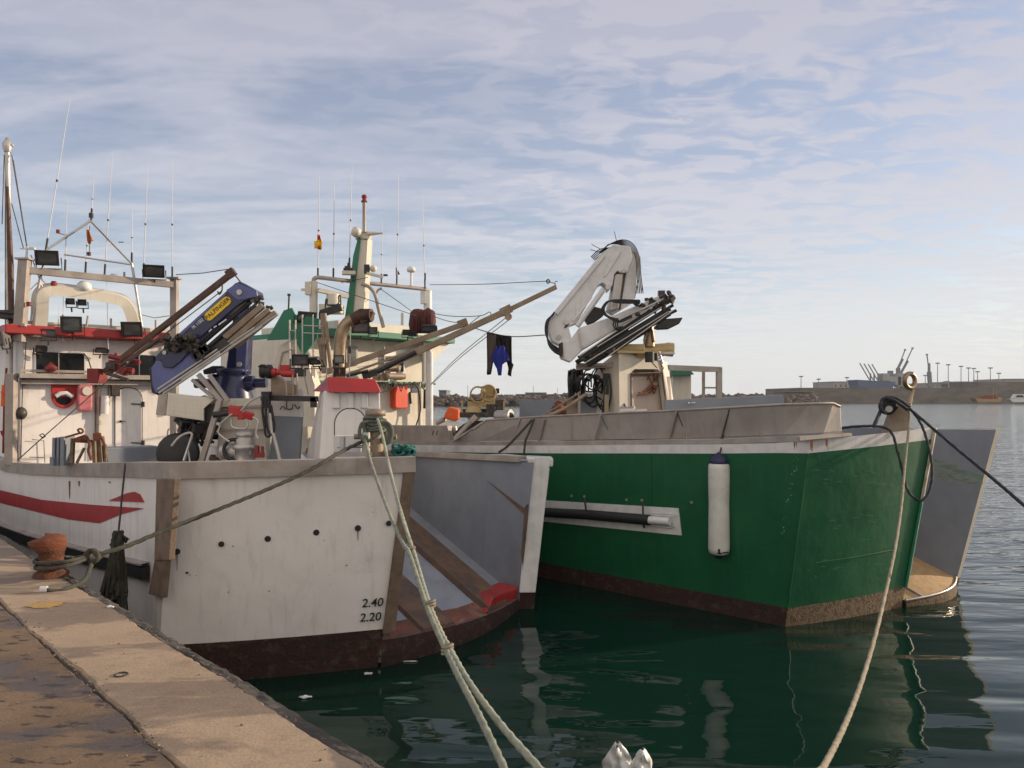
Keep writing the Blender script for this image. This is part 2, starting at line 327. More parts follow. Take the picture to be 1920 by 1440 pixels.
# ================================================================ SETTING
QP = Vector((-.48, 3.34, 0)); QD = Vector((-.69, .725, 0)).normalized(); QN = Vector((-QD.y, QD.x, 0))   # quay edge line; QN points inland
if QN.x > 0: QN = -QN
def Q(s, w, z=0.0): p = QP + QD * s + QN * w; return Vector((p.x, p.y, z))     # s along the edge, w inland

def water_mat():
    m = bpy.data.materials.new('harbour_water'); m.use_nodes = True; t = m.node_tree; L = t.links.new
    b = t.nodes['Principled BSDF']; b.inputs['Base Color'].default_value = (.0035, .019, .013, 1); b.inputs['Roughness'].default_value = .035
    b.inputs['IOR'].default_value = 1.333; b.inputs['Specular IOR Level'].default_value = .5
    g = N(t, 'ShaderNodeNewGeometry')
    def lay(rot, scl, scale, det, dist):
        mp = N(t, 'ShaderNodeMapping'); L(g.outputs['Position'], mp.inputs[0]); mp.inputs['Rotation'].default_value = (0, 0, R(rot)); mp.inputs['Scale'].default_value = scl
        n = N(t, 'ShaderNodeTexNoise', Scale=scale, Detail=det, Roughness=.5, Distortion=dist); L(mp.outputs[0], n.inputs[0]); return n.outputs[0]
    a = lay(12, (.55, 1.5, 1), .75, 1.5, .3); c = lay(-8, (.6, 1.7, 1), 2.6, 2, .3)
    # open water to the right is more ruffled than the pool between hulls and quay
    sp = N(t, 'ShaderNodeSeparateXYZ'); L(g.outputs['Position'], sp.inputs[0])
    mr = N(t, 'ShaderNodeMapRange', interpolation_type='SMOOTHSTEP'); L(sp.outputs[0], mr.inputs[0]); mr.inputs[1].default_value = 4.5; mr.inputs[2].default_value = 12
    mr.inputs[3].default_value = .05; mr.inputs[4].default_value = .34
    mu = N(t, 'ShaderNodeMath', operation='MULTIPLY'); L(c, mu.inputs[0]); L(mr.outputs[0], mu.inputs[1])
    ad = N(t, 'ShaderNodeMath', operation='ADD'); L(a, ad.inputs[0]); L(mu.outputs[0], ad.inputs[1])
    bp = N(t, 'ShaderNodeBump', Strength=1.0, Distance=.11); L(ad.outputs[0], bp.inputs['Height']); L(bp.outputs[0], b.inputs['Normal'])
    return m
mb = MB(); xs = [-6000, -1500, -300, -60, 0, 60, 300, 1500, 6000]; ys = [-600, -60, 0, 20, 60, 200, 800, 3000, 9000]
mb.grid([[Vector((x, y, WATER)) for x in xs] for y in ys]); mb.build('water', water_mat(), kind='structure')
mb = MB(); mb.grid([[Vector((x, y, -9)) for x in (-6000, 6000)] for y in (-600, 9000)]); mb.build('harbour_bed', pmat('harbour_bed_mud', (.03, .04, .03), .9), kind='structure')

def concrete(name, base, c2, wetamt, pits, joint):
    m = bpy.data.materials.new(name); m.use_nodes = True; t = m.node_tree; L = t.links.new; b = t.nodes['Principled BSDF']
    g = N(t, 'ShaderNodeNewGeometry')
    def nz(scale, det=6, rough=.6, dist=0, scl=(1, 1, 1), rot=0):
        mp = N(t, 'ShaderNodeMapping'); L(g.outputs['Position'], mp.inputs[0]); mp.inputs['Scale'].default_value = scl; mp.inputs['Rotation'].default_value = (0, 0, R(rot))
        n = N(t, 'ShaderNodeTexNoise', Scale=scale, Detail=det, Roughness=rough, Distortion=dist); L(mp.outputs[0], n.inputs[0]); return n.outputs[0]
    def rp(s, lo, hi, to=1.0):
        r = N(t, 'ShaderNodeMapRange', interpolation_type='SMOOTHSTEP'); L(s, r.inputs[0]); r.inputs[1].default_value = lo; r.inputs[2].default_value = hi; r.inputs[4].default_value = to; return r.outputs[0]
    def mx(f, a, c, bt='MIX'):
        x = N(t, 'ShaderNodeMixRGB', blend_type=bt); L(f, x.inputs[0])
        if isinstance(a, tuple): x.inputs[1].default_value = (*a, 1)
        else: L(a, x.inputs[1])
        x.inputs[2].default_value = (*c, 1); return x.outputs[0]
    o = mx(rp(nz(1.4), .35, .7), base, c2)
    o = mx(rp(nz(60, 3), .40, .75, .45), o, tuple(v * .55 for v in base))
    o = mx(rp(nz(160, 2), .58, .72, .35), o, tuple(min(1, v * 1.7) for v in base))
    wet = rp(nz(.95, 7, .6, .5, (.55, 1.7, 1), 18), .49, .545, wetamt); o = mx(wet, o, (.082, .060, .046))
    o = mx(rp(nz(9, 5, .6, 0, (.6, 1.5, 1), 15), .56, .63, pits), o, (.035, .024, .018))
    o = mx(rp(nz(3.1, 6, .6, .4), .60, .74, .55), o, (.17, .09, .042))
    L(o, b.inputs['Base Color'])
    rr = N(t, 'ShaderNodeMapRange'); L(wet, rr.inputs[0]); rr.inputs[3].default_value = .88; rr.inputs[4].default_value = .42; L(rr.outputs[0], b.inputs['Roughness'])
    bp = N(t, 'ShaderNodeBump', Strength=.45, Distance=.008)
    hh = N(t, 'ShaderNodeMath', operation='MULTIPLY_ADD'); L(nz(9, 5, .6, 0, (.6, 1.5, 1), 15), hh.inputs[0]); hh.inputs[1].default_value = -1.5 * pits; L(nz(55, 5), hh.inputs[2])
    L(hh.outputs[0], bp.inputs['Height']); L(bp.outputs[0], b.inputs['Normal'])
    return m
conc1 = concrete('quay_cap_concrete', (.37, .27, .18), (.30, .22, .145), .5, .12, 0)
conc2 = concrete('quay_apron_concrete', (.19, .125, .072), (.105, .070, .043), 1.0, 1.0, 0)
concf = pmat('quay_face', (.10, .085, .07), .9, col2=(.05, .045, .038), amt=.9, damt=.6, dirt=(.03, .035, .025), bump=.8, bscale=15)
def jit(a): return random.uniform(-a, a)
def slab(name, w0, w1, z, s0, s1, mat, j0, j1, step=.06, nw=10, hump=.004):
    """a cast slab: ragged edges, slightly uneven top, real sides"""
    n = int((s1 - s0) / step); rows = []
    for i in range(n + 1):
        s = s0 + i * step; a = w0 + jit(j0) + .006 * math.sin(s * 3.1); b = w1 + jit(j1) + .012 * math.sin(s * 2.3) + .008 * math.sin(s * 7.7)
        r = [Q(s, a, z - .30), Q(s, a, z - .012)] + [Q(s, lerp(a + .012, b - .012, k / nw), z + jit(hump)) for k in range(nw + 1)] + [Q(s, b, z - .014), Q(s, b, z - .30)]
        rows.append(r)
    mb = MB(); mb.grid(rows, False); return mb.build(name, mat, kind='structure')
slab('quay_edge_lip', -.005, .085, -.035, -5, 26, concf, .006, .004, .05, 3, .006)
slab('quay_cap', .105, .675, 0, -5, 26, conc1, .008, .006, .05, 8, .002)
slab('quay_apron', .693, 9, -.004, -5, 30, conc2, .007, .0, .08, 24, .004)
mb = MB(); mb.box(Q(-12, .09, -6), QD * 60, QN * 40, Vector((0, 0, 5.972))); mb.box(Q(-12, 0, -6), QD * 60, QN * .088, Vector((0, 0, 5.90))); mb.build('quay_wall', concf, kind='structure')
mb = MB(); mb.box(Q(-12, 9.0, -.2), QD * 60, QN * 31, Vector((0, 0, .195))); mb.build('quay_ground', conc2, kind='structure')

# ---- far shore
def far_box(mb, px0, px1, py0, py1, Y, d, mi=0):
    a = at(px0, py1, Y); b = at(px1, py0, Y); mb.box(a, Vector((b.x - a.x, 0, 0)), Vector((0, d, 0)), Vector((0, 0, b.z - a.z)), mi)
M['fq'] = pmat('old_quay_stone', (.19, .165, .14), .9, col2=(.13, .115, .10), amt=.8, scale=.12, damt=.6, dirt=(.07, .06, .05), streak=.4, stretch=(1, 1, 3))  # lightened stone, distance haze is put into the colour
M['fw'] = pmat('warehouse_wall', (.33, .31, .30), .8, scale=.05, col2=(.26, .245, .235), amt=.8)
M['fb'] = pmat('far_brick', (.20, .12, .085), .8, scale=.3, amt=.8, col2=(.12, .08, .06))
M['fblue'] = pmat('ship_blue', (.055, .085, .17), .6, scale=.1)
M['fst'] = pmat('far_steel', (.16, .17, .17), .6, scale=.3)
M['rock'] = pmat('breakwater_rock', (.12, .09, .07), .9, col2=(.06, .045, .038), amt=.9, scale=.5, damt=.6, dirt=(.20, .15, .11), bump=.3)
# breakwater: piled boulders
def rocks(name, px0, px1, Y, zt, n, sd, smin=.7, smax=1.7, depth=9):
    rnd = random.Random(sd); mb = MB(); x0, x1 = at(px0, 745, Y).x, at(px1, 745, Y).x
    for i in range(n):
        f = rnd.random(); dd = rnd.random(); h = lerp(WATER, zt, dd ** .8) ; c = Vector((lerp(x0, x1, f), Y + dd * depth, h)); r = rnd.uniform(smin, smax)
        vs = []; fs = []
        bm = bmesh.new(); bmesh.ops.create_icosphere(bm, subdivisions=1, radius=r)
        for v in bm.verts: v.co = Vector((v.co.x * rnd.uniform(.8, 1.4), v.co.y * rnd.uniform(.8, 1.3), v.co.z * rnd.uniform(.55, 1))) + c
        idx = {v: k for k, v in enumerate(bm.verts)}; mb.add([v.co.copy() for v in bm.verts], [tuple(idx[v] for v in f2.verts) for f2 in bm.faces]); bm.free()
    mb.box(Vector((x0, Y + depth * .6, -6)), Vector((x1 - x0, 0, 0)), Vector((0, 14, 0)), Vector((0, 0, 6 + zt * .8)))
    return mb.build(name, M['rock'], kind='stuff')
rocks('breakwater_rocks', -700, 1060, 300, 1.9, 1500, 3)
rocks('breakwater_rocks', 1040, 1540, 420, 2.6, 420, 4, 1, 2.2)
mb = MB(); far_box(mb, 1500, 2600, 727, 758, 440, 60); far_box(mb, 1835, 2600, 716, 727, 460, 30)
mb.build('old_quay', M['fq'], kind='structure')
mb = MB(); 
rows = []
for i in range(60):
    x = lerp(-2600, 3200, i / 59); h = 10 + 9 * math.sin(i * .7) + 5 * math.sin(i * 1.9 + 2)
    rows.append([Vector((x, 2300, -2)), Vector((x, 2320, max(2, h * .45))), Vector((x, 2500, max(3, h)))])
mb.grid(rows, True); mb.build('hills', pmat('far_hills', (.12, .115, .10), .95, scale=.01), kind='structure')
def bld(name, label, boxes, Y, mat, cat='building', d=25, group=None, extra=None):
    ob = root(name, at((boxes[0][0] + boxes[0][1]) / 2, 755, Y), label, cat, group)
    mb = MB()
    for b in boxes: far_box(mb, *b, Y, d)
    mb.build('wall', mat, ob)
    rf = MB(); a = at(boxes[0][0] - 1, boxes[0][2], Y); c = at(boxes[0][1] + 1, boxes[0][2], Y); rf.box(a + Vector((0, -1, 0)), Vector((c.x - a.x, 0, 0)), Vector((0, d + 2, 0)), Vector((0, 0, .5))); rf.build('roof', M['fst'], ob)
    wn = MB(); x0, x1, y0, y1 = boxes[0]; k = max(2, int((x1 - x0) / 9))
    for i in range(k):
        fx = lerp(x0, x1, (i + .5) / k); far_box(wn, fx - 1.4, fx + 1.4, lerp(y0, y1, .35), lerp(y0, y1, .62), Y - .15, .2)
    wn.build('window', M['dark'], ob)
    return ob
bld('harbour_building', 'small dark square tower block above the distant rock breakwater', [(823, 837, 733, 752)], 420, M['fst'])
bld('harbour_shed', 'small white shed on the breakwater, beside the ochre winch drum', [(946, 961, 742, 752)], 330, M['whited'], d=6)
bld('harbour_shed', 'long pale flat shed on the far shore left of the grey crane tower', [(986, 1024, 738, 752)], 330, M['fw'], d=8)
bld('brick_building', 'reddish brick block on the far shore between two pale sheds', [(968, 987, 741, 753)], 340, M['fb'], d=8)
bld('brick_building', 'reddish low brick block immediately right of the long pale shed', [(1024, 1075, 741, 753)], 345, M['fb'], d=8)
bld('warehouse', 'long pale grey warehouse left of the blue ship on the far quay', [(1562, 1640, 716, 731)], 900, M['fw'], d=60)
bld('warehouse', 'low pale warehouse with a domed hump on the far quay behind the eye bitt', [(1735, 1800, 719, 729)], 880, M['fw'], d=60)
bld('warehouse', 'wide low warehouse with sloping roof at the far right of the old quay', [(1795, 1885, 716, 727)], 860, M['fw'], d=60)
bld('warehouse', 'tall square topped warehouse block at the right edge of the far quay', [(1886, 1960, 711, 727)], 850, M['fw'], d=60)
bld('brick_building', 'dark red low shed at the left end of the old quay wall', [(1470, 1522, 735, 752)], 430, M['fb'], d=10)
dm = MB(); dm.ball(at(1775, 719, 880), 6, 12, .5); tag(dm.build('storage_dome', M['fst']), 'small dark domed roof standing over the low pale warehouse', 'dome')
# moored ship with deck cranes
ship = root('cargo_ship', at(1650, 728, 800), 'blue hulled cargo ship with four raised derricks behind the old quay', 'ship')
mb = MB(); P = YP(800)
mb.prism([P(1606, 712), P(1612, 731), P(1672, 731), P(1680, 716), P(1650, 714)], (0, 22, 0)); mb.build('hull', M['fblue'], ship)
mb = MB()
for b in ((1655, 1668, 700, 714), (1668, 1690, 706, 722), (1684, 1700, 700, 724)): far_box(mb, *b, 806, 12)
mb.build('superstructure', M['fw'], ship)
mb = MB(); far_box(mb, 1668, 1675, 695, 708, 808, 5); mb.build('funnel', M['fst'], ship)
for (a, b, c, d) in ((1630, 712, 1612, 681), (1637, 712, 1620, 682), (1645, 712, 1628, 683), (1652, 712, 1635, 683)):
    mb = MB(); mb.bar(at(a, b, 806), at(c, d, 806), .9, .9); mb.bar(at(a + 2, 716, 806), at(a + 2, 700, 806), 1.2, 1.2); mb.build('derrick', M['fst'], ship)
def harbour_crane(lab, base, knee, tip):
    c = root('harbour_crane', at(*base, 850), lab, 'crane')
    mb = MB(); mb.bar(at(*base, 850), at(*knee, 850), 3.4, 3.4); mb.cbox(at(base[0], base[1] - 5, 850), 7, 5, 4); mb.build('tower', M['fst'], c)
    mb = MB(); mb.bar(at(*knee, 850), at(*tip, 850), .9, .9); mb.cbox(at(*tip, 850), 1.8, 1.4, 1.8); mb.bar(at(*knee, 850), at(lerp(knee[0], tip[0], .5) + 2, lerp(knee[1], tip[1], .5), 850), 2, 2); mb.build('jib', M['fst'], c)
harbour_crane('grey harbour crane with thick tower and jib leaning right, beside the ship funnel', (1684, 728), (1684, 690), (1697, 656))
harbour_crane('grey harbour crane whose jib rises highest, just left of the ring bitt', (1692, 728), (1689, 700), (1711, 653))
harbour_crane('slender grey harbour crane with near upright jib right of the ring bitt', (1744, 727), (1742, 697), (1738, 665))
mast0 = None
poles = [(1502, 706, 'leftmost tall lamp mast beyond the grey bulwark box'), (1535, 711, 'short lamp mast on the old quay left of the pale warehouse'), (1588, 708, 'lamp mast in front of the pale grey warehouse'),
         (1735, 704, 'short lamp mast beside the slender grey harbour crane'), (1758, 681, 'tallest lamp mast right of the slender harbour crane'), (1778, 684, 'lamp mast above the dark dome, with a wide head'),
         (1802, 687, 'lamp mast first to the right of the dark dome'), (1816, 690, 'lamp mast second to the right of the dark dome'), (1826, 691, 'lamp mast third to the right of the dark dome'),
         (1857, 690, 'lamp mast with a dark round head above the wooden hulk'), (1873, 700, 'short thin lamp mast furthest to the right on the quay'), (1833, 697, 'short lamp mast behind the stranded wooden hulk')]
for px, py, lab in poles:
    o = root('lamp_mast', at(px, 728, 700), lab, 'lamp mast', 'lamp masts along the far quay')
    mb = MB(); mb.tube([at(px, 728, 700), at(px, py, 700)], [.4, .28], 6); mb.build('pole', M['fst'], o)
    mb = MB(); mb.cbox(at(px, py, 700), 3.2, 1.4, 1.0); mb.build('lamp_head', M['fst'], o)
for k, (px, py, Y, lab) in enumerate([(1000, 723, 340, 'thin bare mast above the long pale shed'), (1090, 726, 340, 'thin bare mast just left of the dark hose rack'), (877, 722, 340, 'thin bare mast left of the ochre winch'), (1045, 727, 345, 'thin bare mast over the reddish brick block')]):
    o = root('mast_pole', at(px, 752, Y), lab, 'mast', 'thin masts behind the breakwater'); mb = MB(); mb.tube([at(px, 752, Y), at(px, py, Y)], .09, 5); mb.build('pole', M['fst'], o)
# stranded wooden hulk and small white motor boat
hk = root('wooden_hulk', at(1852, 752, 400), 'brown wooden work boat moored against the end of the old quay', 'boat')
P = YP(395); mb = MB(); mb.prism([P(1828, 747), P(1834, 753.5), P(1876, 753.5), P(1880, 746), P(1860, 748)], (0, 5, 0)); mb.build('hull', M['barn'], hk)
mb = MB(); mb.prism([P(1838, 748), P(1846, 741), P(1868, 740), P(1872, 748)], (0, 4, 0)); mb.build('cabin', M['rust'], hk)
mb = MB(); mb.tube([P(1862, 748), P(1862, 727)], .12, 6); mb.tube([P(1868, 748), P(1868, 730)], .1, 6); mb.build('mast', M['barn'], hk)
wb = root('motor_boat', at(1908, 752, 380), 'small white motor boat moored at the far right below the quay', 'boat')
P = YP(380); mb = MB(); mb.prism([P(1893, 748), P(1899, 754), P(1932, 754), P(1936, 746)], (0, 3, 0)); mb.build('hull', M['whited'], wb)
mb = MB(); mb.prism([P(1900, 747), P(1905, 739), P(1920, 739), P(1926, 747)], (0, 2.4, 0)); mb.build('cabin', M['whited'], wb)
mb = MB(); mb.prism([P(1904, 745), P(1907, 741), P(1917, 741), P(1920, 745)], (0, -.1, 0)); mb.build('window', M['dark'], wb)

# ================================================================ shared fittings
def hull_grid(mb, cols, zs, mi_rows, smooth=False):
    rows = []
    for k in range(len(zs(cols[0]))): rows.append([c[k] for c in map(zs, cols)])
    for i in range(len(rows) - 1): mb.grid([rows[i], rows[i + 1]], smooth, mi_rows[i])
def floodlight(parent, c, w, h, yaw=0.0, pitch=0.35, bracket=True, name='floodlight'):
    """boxy lamp: tapered housing with hood rim, glass and U bracket"""
    m = Matrix.Rotation(yaw, 3, 'Z') @ Matrix.Rotation(pitch, 3, 'X'); c = Vector(c)
    def T(x, y, z): return c + m @ Vector((x, y, z))
    a, b = w / 2, h / 2; mb = MB(); d = h * .55
    fr = [T(-a, -d / 2, -b), T(a, -d / 2, -b), T(a, -d / 2, b), T(-a, -d / 2, b)]
    bk = [T(-a * .6, d / 2, -b * .6), T(a * .6, d / 2, -b * .6), T(a * .6, d / 2, b * .6), T(-a * .6, d / 2, b * .6)]
    mb.add(fr + bk, [(7, 6, 5, 4), (0, 1, 5, 4), (1, 2, 6, 5), (2, 3, 7, 6), (3, 0, 4, 7), (0, 1, 2, 3)])
    r = .13 * min(w, h)
    for (x0, x1, z0, z1) in ((-a, a, b - r, b), (-a, a, -b, -b + r), (-a, -a + r, -b + r, b - r), (a - r, a, -b + r, b - r)):
        mb.box(T(x0, -d / 2 - .03, z0), m @ Vector((x1 - x0, 0, 0)), m @ Vector((0, .03, 0)), m @ Vector((0, 0, z1 - z0)))
    if bracket: mb.tube([T(-a - .015, 0, 0), T(-a - .015, 0, -b - .07), T(a + .015, 0, -b - .07), T(a + .015, 0, 0)], .012, 5); mb.tube([T(0, 0, -b - .07), T(0, 0, -b - .16)], .016, 5)
    o = mb.build(name, M['dark'], parent)
    g = MB(); g.box(T(-a + r, -d / 2 - .008, -b + r), m @ Vector((2 * (a - r), 0, 0)), m @ Vector((0, .006, 0)), m @ Vector((0, 0, 2 * (b - r)))); g.build('lens', M['lens'], o)
    return o
def antenna(parent, b, t, r=.011, fit=True):
    b, t = Vector(b), Vector(t); mb = MB(); mb.tube([b, b.lerp(t, .45), t], [r, r * .85, r * .35], 6)
    o = mb.build('antenna', M['antenna'], parent)
    if fit:
        f = MB(); f.tube([b - (t - b).normalized() * .02, b + (t - b).normalized() * .22], r * 1.9, 6); f.tube([b.lerp(t, .44), b.lerp(t, .455)], r * 1.8, 6); f.build('mount', M['dark'], o)
    return o
def rope(name, P, r, mat, parent=None, label=None, n=8, twist=2.2, seg=14, group=None, cat='rope'):
    mb = MB(); mb.tube(spline(P, seg), r, 12 if twist else n, twist=0 if not twist else twist / (r * 2 * math.pi) * .35)
    o = mb.build(name, mat, parent)
    if label: tag(o, label, cat, group)
    return o
def wires(mb, P, r=.008, seg=8): mb.tube(spline(P, seg), r, 5)
def hose(mb, P, r=.02, seg=8): mb.tube(spline(P, seg), r, 7)
def frame_rect(mb, a, b, c, d, w, h):
    for p, q in ((a, b), (b, c), (c, d), (d, a)): mb.bar(p, q, w, h)
def panel(mb, pl, pts, off, th):
    """flat panel drawn on a real plane: off metres proud of it, th thick"""
    mb.prism([pl(x, y, off) for x, y in pts], -pl.n * th)
def rrect(x0, y0, x1, y1, r, sh=0.0, n=4):
    P = []
    for cx, cy, a0 in ((x1 - r, y0 + r, -90), (x1 - r, y1 - r, 0), (x0 + r, y1 - r, 90), (x0 + r, y0 + r, 180)):
        for k in range(n + 1):
            a = R(a0 + 90 * k / n); P.append((cx + r * math.cos(a), cy + r * math.sin(a)))
    return [(x, y + sh * (x - x0)) for x, y in P]

# ================================================================ WHITE BOAT
A = Vector((-4.0, 8.78, 0)); q = Vector((-.69, .725, 0)).normalized(); t = Vector((q.y, -q.x, 0))     # q: towards the bow, t: to starboard
def W(u, v, z=0.0): p = A + t * u + q * v; return Vector((p.x, p.y, z))
wb = root('fishing_boat', W(2.8, 6, WATER), 'white hulled trawler with red stripe and blue knuckle crane, stern toward the stone quay', 'fishing boat')
HV = [0, .3, 1, 2, 3, 4.5, 6, 8, 10, 12, 14, 16, 17.6]
def railW(v): return interp(v, [-2, 0, 2, 4, 6, 8, 10.5, 14, 17.6], [.88, .87, .72, .585, .46, .37, .42, .8, 1.3])
def hullW_side(v, side=0):
    bow = max(0, (v - 10.5) / 7.1); u = 3.1 * bow ** 1.9
    def pts(c): pass
    zr = railW(v) - (.0 if side == 0 else .2); zb = -1.22 + .25 * bow
    def rk(z): return -.36 * (z + 1.22) / 2.1 * max(0, 1 - v / 1.2) if v < 1.2 else .9 * bow * (z + 1.22) / 2
    U = (lambda z: u - .12 * bow * (z + 1.2)) if side == 0 else (lambda z: 6.25 - u + .12 * bow * (z + 1.2))
    return [W(U(z), v + rk(z), z) for z in (zr, zr * .5 - .3, zb, zb - .24, WATER - .02, -2.6)]
Eb = at(720, 1182, 9.42); Et = at(779, 857, 9.22); El = Vector((Et.x, Et.y, .88))
R_b = at(974, 1114, 12.03); R_t = at(1001, 858, 11.9)
def col_between(c0, c1, f, bulge=0.0, nrm=Vector((0, 0, 0))): return [a.lerp(b, f) + nrm * bulge * math.sin(math.pi * f) for a, b in zip(c0, c1)]
def edge_col(top, bot, zt, zb):
    def p(z): k = (z - bot.z) / (top.z - bot.z); v = bot.lerp(top, k); return Vector((v.x, v.y, z))
    return [p(z) for z in (zt, zt * .5 - .3, zb, zb - .24, WATER - .02, -2.6)]
c0 = hullW_side(0); cE = edge_col(Et, Eb, .88, -1.22)
cR = edge_col(R_t, R_b, .665, -1.30)
for c in (cE, cR): c[5] = c[4] + q * 1.2 + Vector((0, 0, -.9))
nb = Vector((.26, -.966, 0))
hb = MB()
port = [hullW_side(v) for v in reversed(HV)]
trans = [col_between(c0, cE, f, .05, nb) for f in (0, .2, .4, .6, .8, 1)]
mis = [0, 0, 1, 1, 1]
def put(cols, mis=mis):
    for i in range(5): hb.grid([[c[i] for c in cols], [c[i + 1] for c in cols]], True if len(cols) > 6 else False, mis[i])
put(port); put(trans)
# starboard lobe: thin stern cheek, wing swinging round to the side
wing = [W(6.25, .55, 0)]
sb = [hullW_side(v, 1) for v in HV[2:]]
cheek_out = [p + Vector((.25, .02, 0)) for p in cR]
put([cR, cheek_out], [2, 2, 1, 1, 1]); put([cheek_out] + sb)
# skirt under the stern ramp
sk = [[Vector((a.x, a.y, z)) for z in (WATER - .02, -2.4)] for a in (cE[4], cR[4])]
ctl = [cE[3].lerp(cR[3], f) + nb * .0 + (-q) * .26 * math.sin(math.pi * f) for f in [i / 10 for i in range(11)]]
for i, p in enumerate(ctl): p.z = lerp(-1.37, -1.53, i / 10)
low = [Vector((p.x, p.y, WATER - .1)) + (-q) * .06 * math.sin(math.pi * i / 10) for i, p in enumerate(ctl)]
hb.grid([ctl, low, [p + q * .8 - Vector((0, 0, .8)) for p in low]], True, 1)
hull = hb.build('hull', [M['white'], M['boot'], M['whited']], wb)
# inside of the ramp well
RV = 5.2
def ramp_pt(f, k):                        # f across (0 port..1 starboard), k forward 0..1
    i = f * 10; a = ctl[int(min(9, i))].lerp(ctl[int(min(9, i)) + 1], i - int(min(9, i)))
    p = a + q * (RV * k); p.z = lerp(a.z, .55, k) + .0; return p
mb = MB(); mb.grid([[ramp_pt(f / 10, k / 6) for f in range(11)] for k in range(7)], True); mb.build('stern_ramp', M['ramp'], wb)
def ramp_strip(name, f0, f1, mat, k0=0.0, k1=1.0, h=.05):
    mb = MB(); up = Vector((0, 0, h)); rr = [[ramp_pt(f, k0 + (k1 - k0) * k / 6) + Vector((0, 0, dz)) for f, dz in ((f0, -.01), (f0 + .012, h), (f1 - .012, h), (f1, -.01))] for k in range(7)]
    mb.grid(rr); mb.add(rr[0], [(0, 1, 2, 3)]); return mb.build(name, mat, wb)
ramp_strip('skid_rail', .20, .40, M['skid']); ramp_strip('skid_rail', .64, .86, M['skid'], h=.09)
ramp_strip('skid_rail', .0, .05, M['skid'], h=.07)
mb = MB(); mb.grid([[ramp_pt(f / 8, k) + Vector((0, 0, .018 + .012 * math.sin(f * 2.1 + k * 30))) for f in range(9)] for k in (-.002, .02, .04, .055)]); mb.build('worn_sill', M['sill'], wb)
mb = MB(); mb.prism([ramp_pt(.62, .0) + Vector((0, 0, .01)), ramp_pt(.985, .0) + Vector((0, 0, .01)), ramp_pt(.985, .0) + Vector((0, 0, .20)), ramp_pt(.70, .0) + Vector((0, 0, .22))], q * .42); mb.build('skid_block', M['redpatch'], wb, bevel=.03)
# well walls (starboard wall is the grey face seen through the opening)
wallS = MB(); wi = -t * .02
for i in range(2):
    pass
def wallcol(base_t, base_b, k, z0, z1): p0 = base_b + q * (RV * k); p1 = base_t + q * (RV * k); return [Vector((p1.x, p1.y, z1)), Vector((p0.x, p0.y, z0))]
rows = [wallcol(R_t + wi, R_b + wi, k, lerp(-1.56, .5, k), interp(k, [0, 1], [.60, .44])) for k in (-.004, .25, .5, .75, 1)]
wallS.grid(rows); g = 0
wallS.grid([[p + t * .28 for p in r] for r in rows]); wallS.build('ramp_well_wall', M['grey'], wb)
mb = MB()
rows = [[Vector((p.x, p.y, z)) for z, p in ((lerp(.80, .30, k), Et + q * (RV * k) + (t * .02)), (lerp(-1.4, .5, k), Eb + q * (RV * k) + t * .02))] for k in (.01, .5, 1)]
mb.grid(rows); mb.build('ramp_well_wall', M['grey'], wb)
mb = MB(); mb.bar(R_t + q * .25 + Vector((0, 0, -.02)), R_t + q * RV + Vector((0, 0, -.13)), .16, .05); mb.bar(R_t + q * .25 + Vector((-.05, -.05, -.055)), R_t + q * RV + Vector((-.05, -.05, -.16)), .05, .05); mb.build('rail_cap', M['steel'], wb)
PWL = Plane(R_b + wi, (R_t - R_b).cross(q)); PWL.n = -PWL.n if PWL.n.x > 0 else PWL.n
mb = MB(); panel(mb, PWL, [(914, 902), (920, 906), (978, 950), (986, 956), (985, 966), (974, 956)], .012, .006); mb.build('wall_scrape', M['skid'], wb)
mb = MB(); panel(mb, PWL, [(984, 950), (990, 944), (986, 1010), (980, 1060), (977, 1040)], .010, .006); mb.build('wall_scrape', M['skid'], wb)
# white stern cheek with its cap
P = Plane(cR[2] + nb * .05, (.12, -1, 0))
mb = MB(); mb.prism([P(998, 876), P(1031, 877), P(1018, 985), P(1004, 1112), P(973, 1112), P(984, 1000)], Vector((.004, .07, 0))); mb.build('stern_cheek', M['whited'], wb, bevel=.02)
mb = MB(); mb.prism([P(986, 857, .03), P(1038, 859, .03), P(1037, 876, .03), P(992, 876, .03)], Vector((0, .38, 0))); mb.build('cheek_cap', M['whited'], wb, bevel=.03)
# deck
mb = MB(); mb.prism([W(.1, .1, -.25), W(2.3, -1.2, -.25), W(2.4, 4.6, -.25), W(6.1, 4.6, -.25), W(6.1, 11, -.25), W(3.1, 16.5, -.25), W(.1, 11, -.25)], Vector((0, 0, .06))); mb.build('deck', M['grey'], wb)
# stainless rail cap over side and transom
def capstrip(cols_o, zf, h, thk, inn):
    mb = MB(); rows = []
    for p, n in cols_o:
        z = zf(p); rows.append([Vector((p.x, p.y, z)) + n * thk - Vector((0, 0, h)), Vector((p.x, p.y, z)) + n * thk, Vector((p.x, p.y, z)) - n * inn, Vector((p.x, p.y, z)) - n * inn - Vector((0, 0, h))])
    mb.grid(rows, False, close=False); mb.add(rows[-1], [(0, 1, 2, 3)]); mb.add(rows[0], [(3, 2, 1, 0)]); return mb
cols = [(c[0].copy(), -t) for c in port]; cols[-1] = (port[-1][0].copy(), (-t + nb).normalized())
cols += [(c[0].copy(), nb) for c in trans[1:]]
mb = capstrip(cols, lambda p: p.z + .012, .18, .035, .14); mb.build('rail_cap', M['steel'], wb)
mb = MB(); rb = [(W(0, v, 0), v) for v in HV[:10]]
rows = [[W(-.01, v, railW(v) - 1.20), W(-.09, v, railW(v) - 1.22), W(-.09, v, railW(v) - 1.36), W(-.01, v, railW(v) - 1.38)] for v in [.30] + HV[2:10]]
mb.grid(rows); mb.add(rows[0], [(0, 1, 2, 3)]); mb.build('rubbing_strake', M['black'], wb)
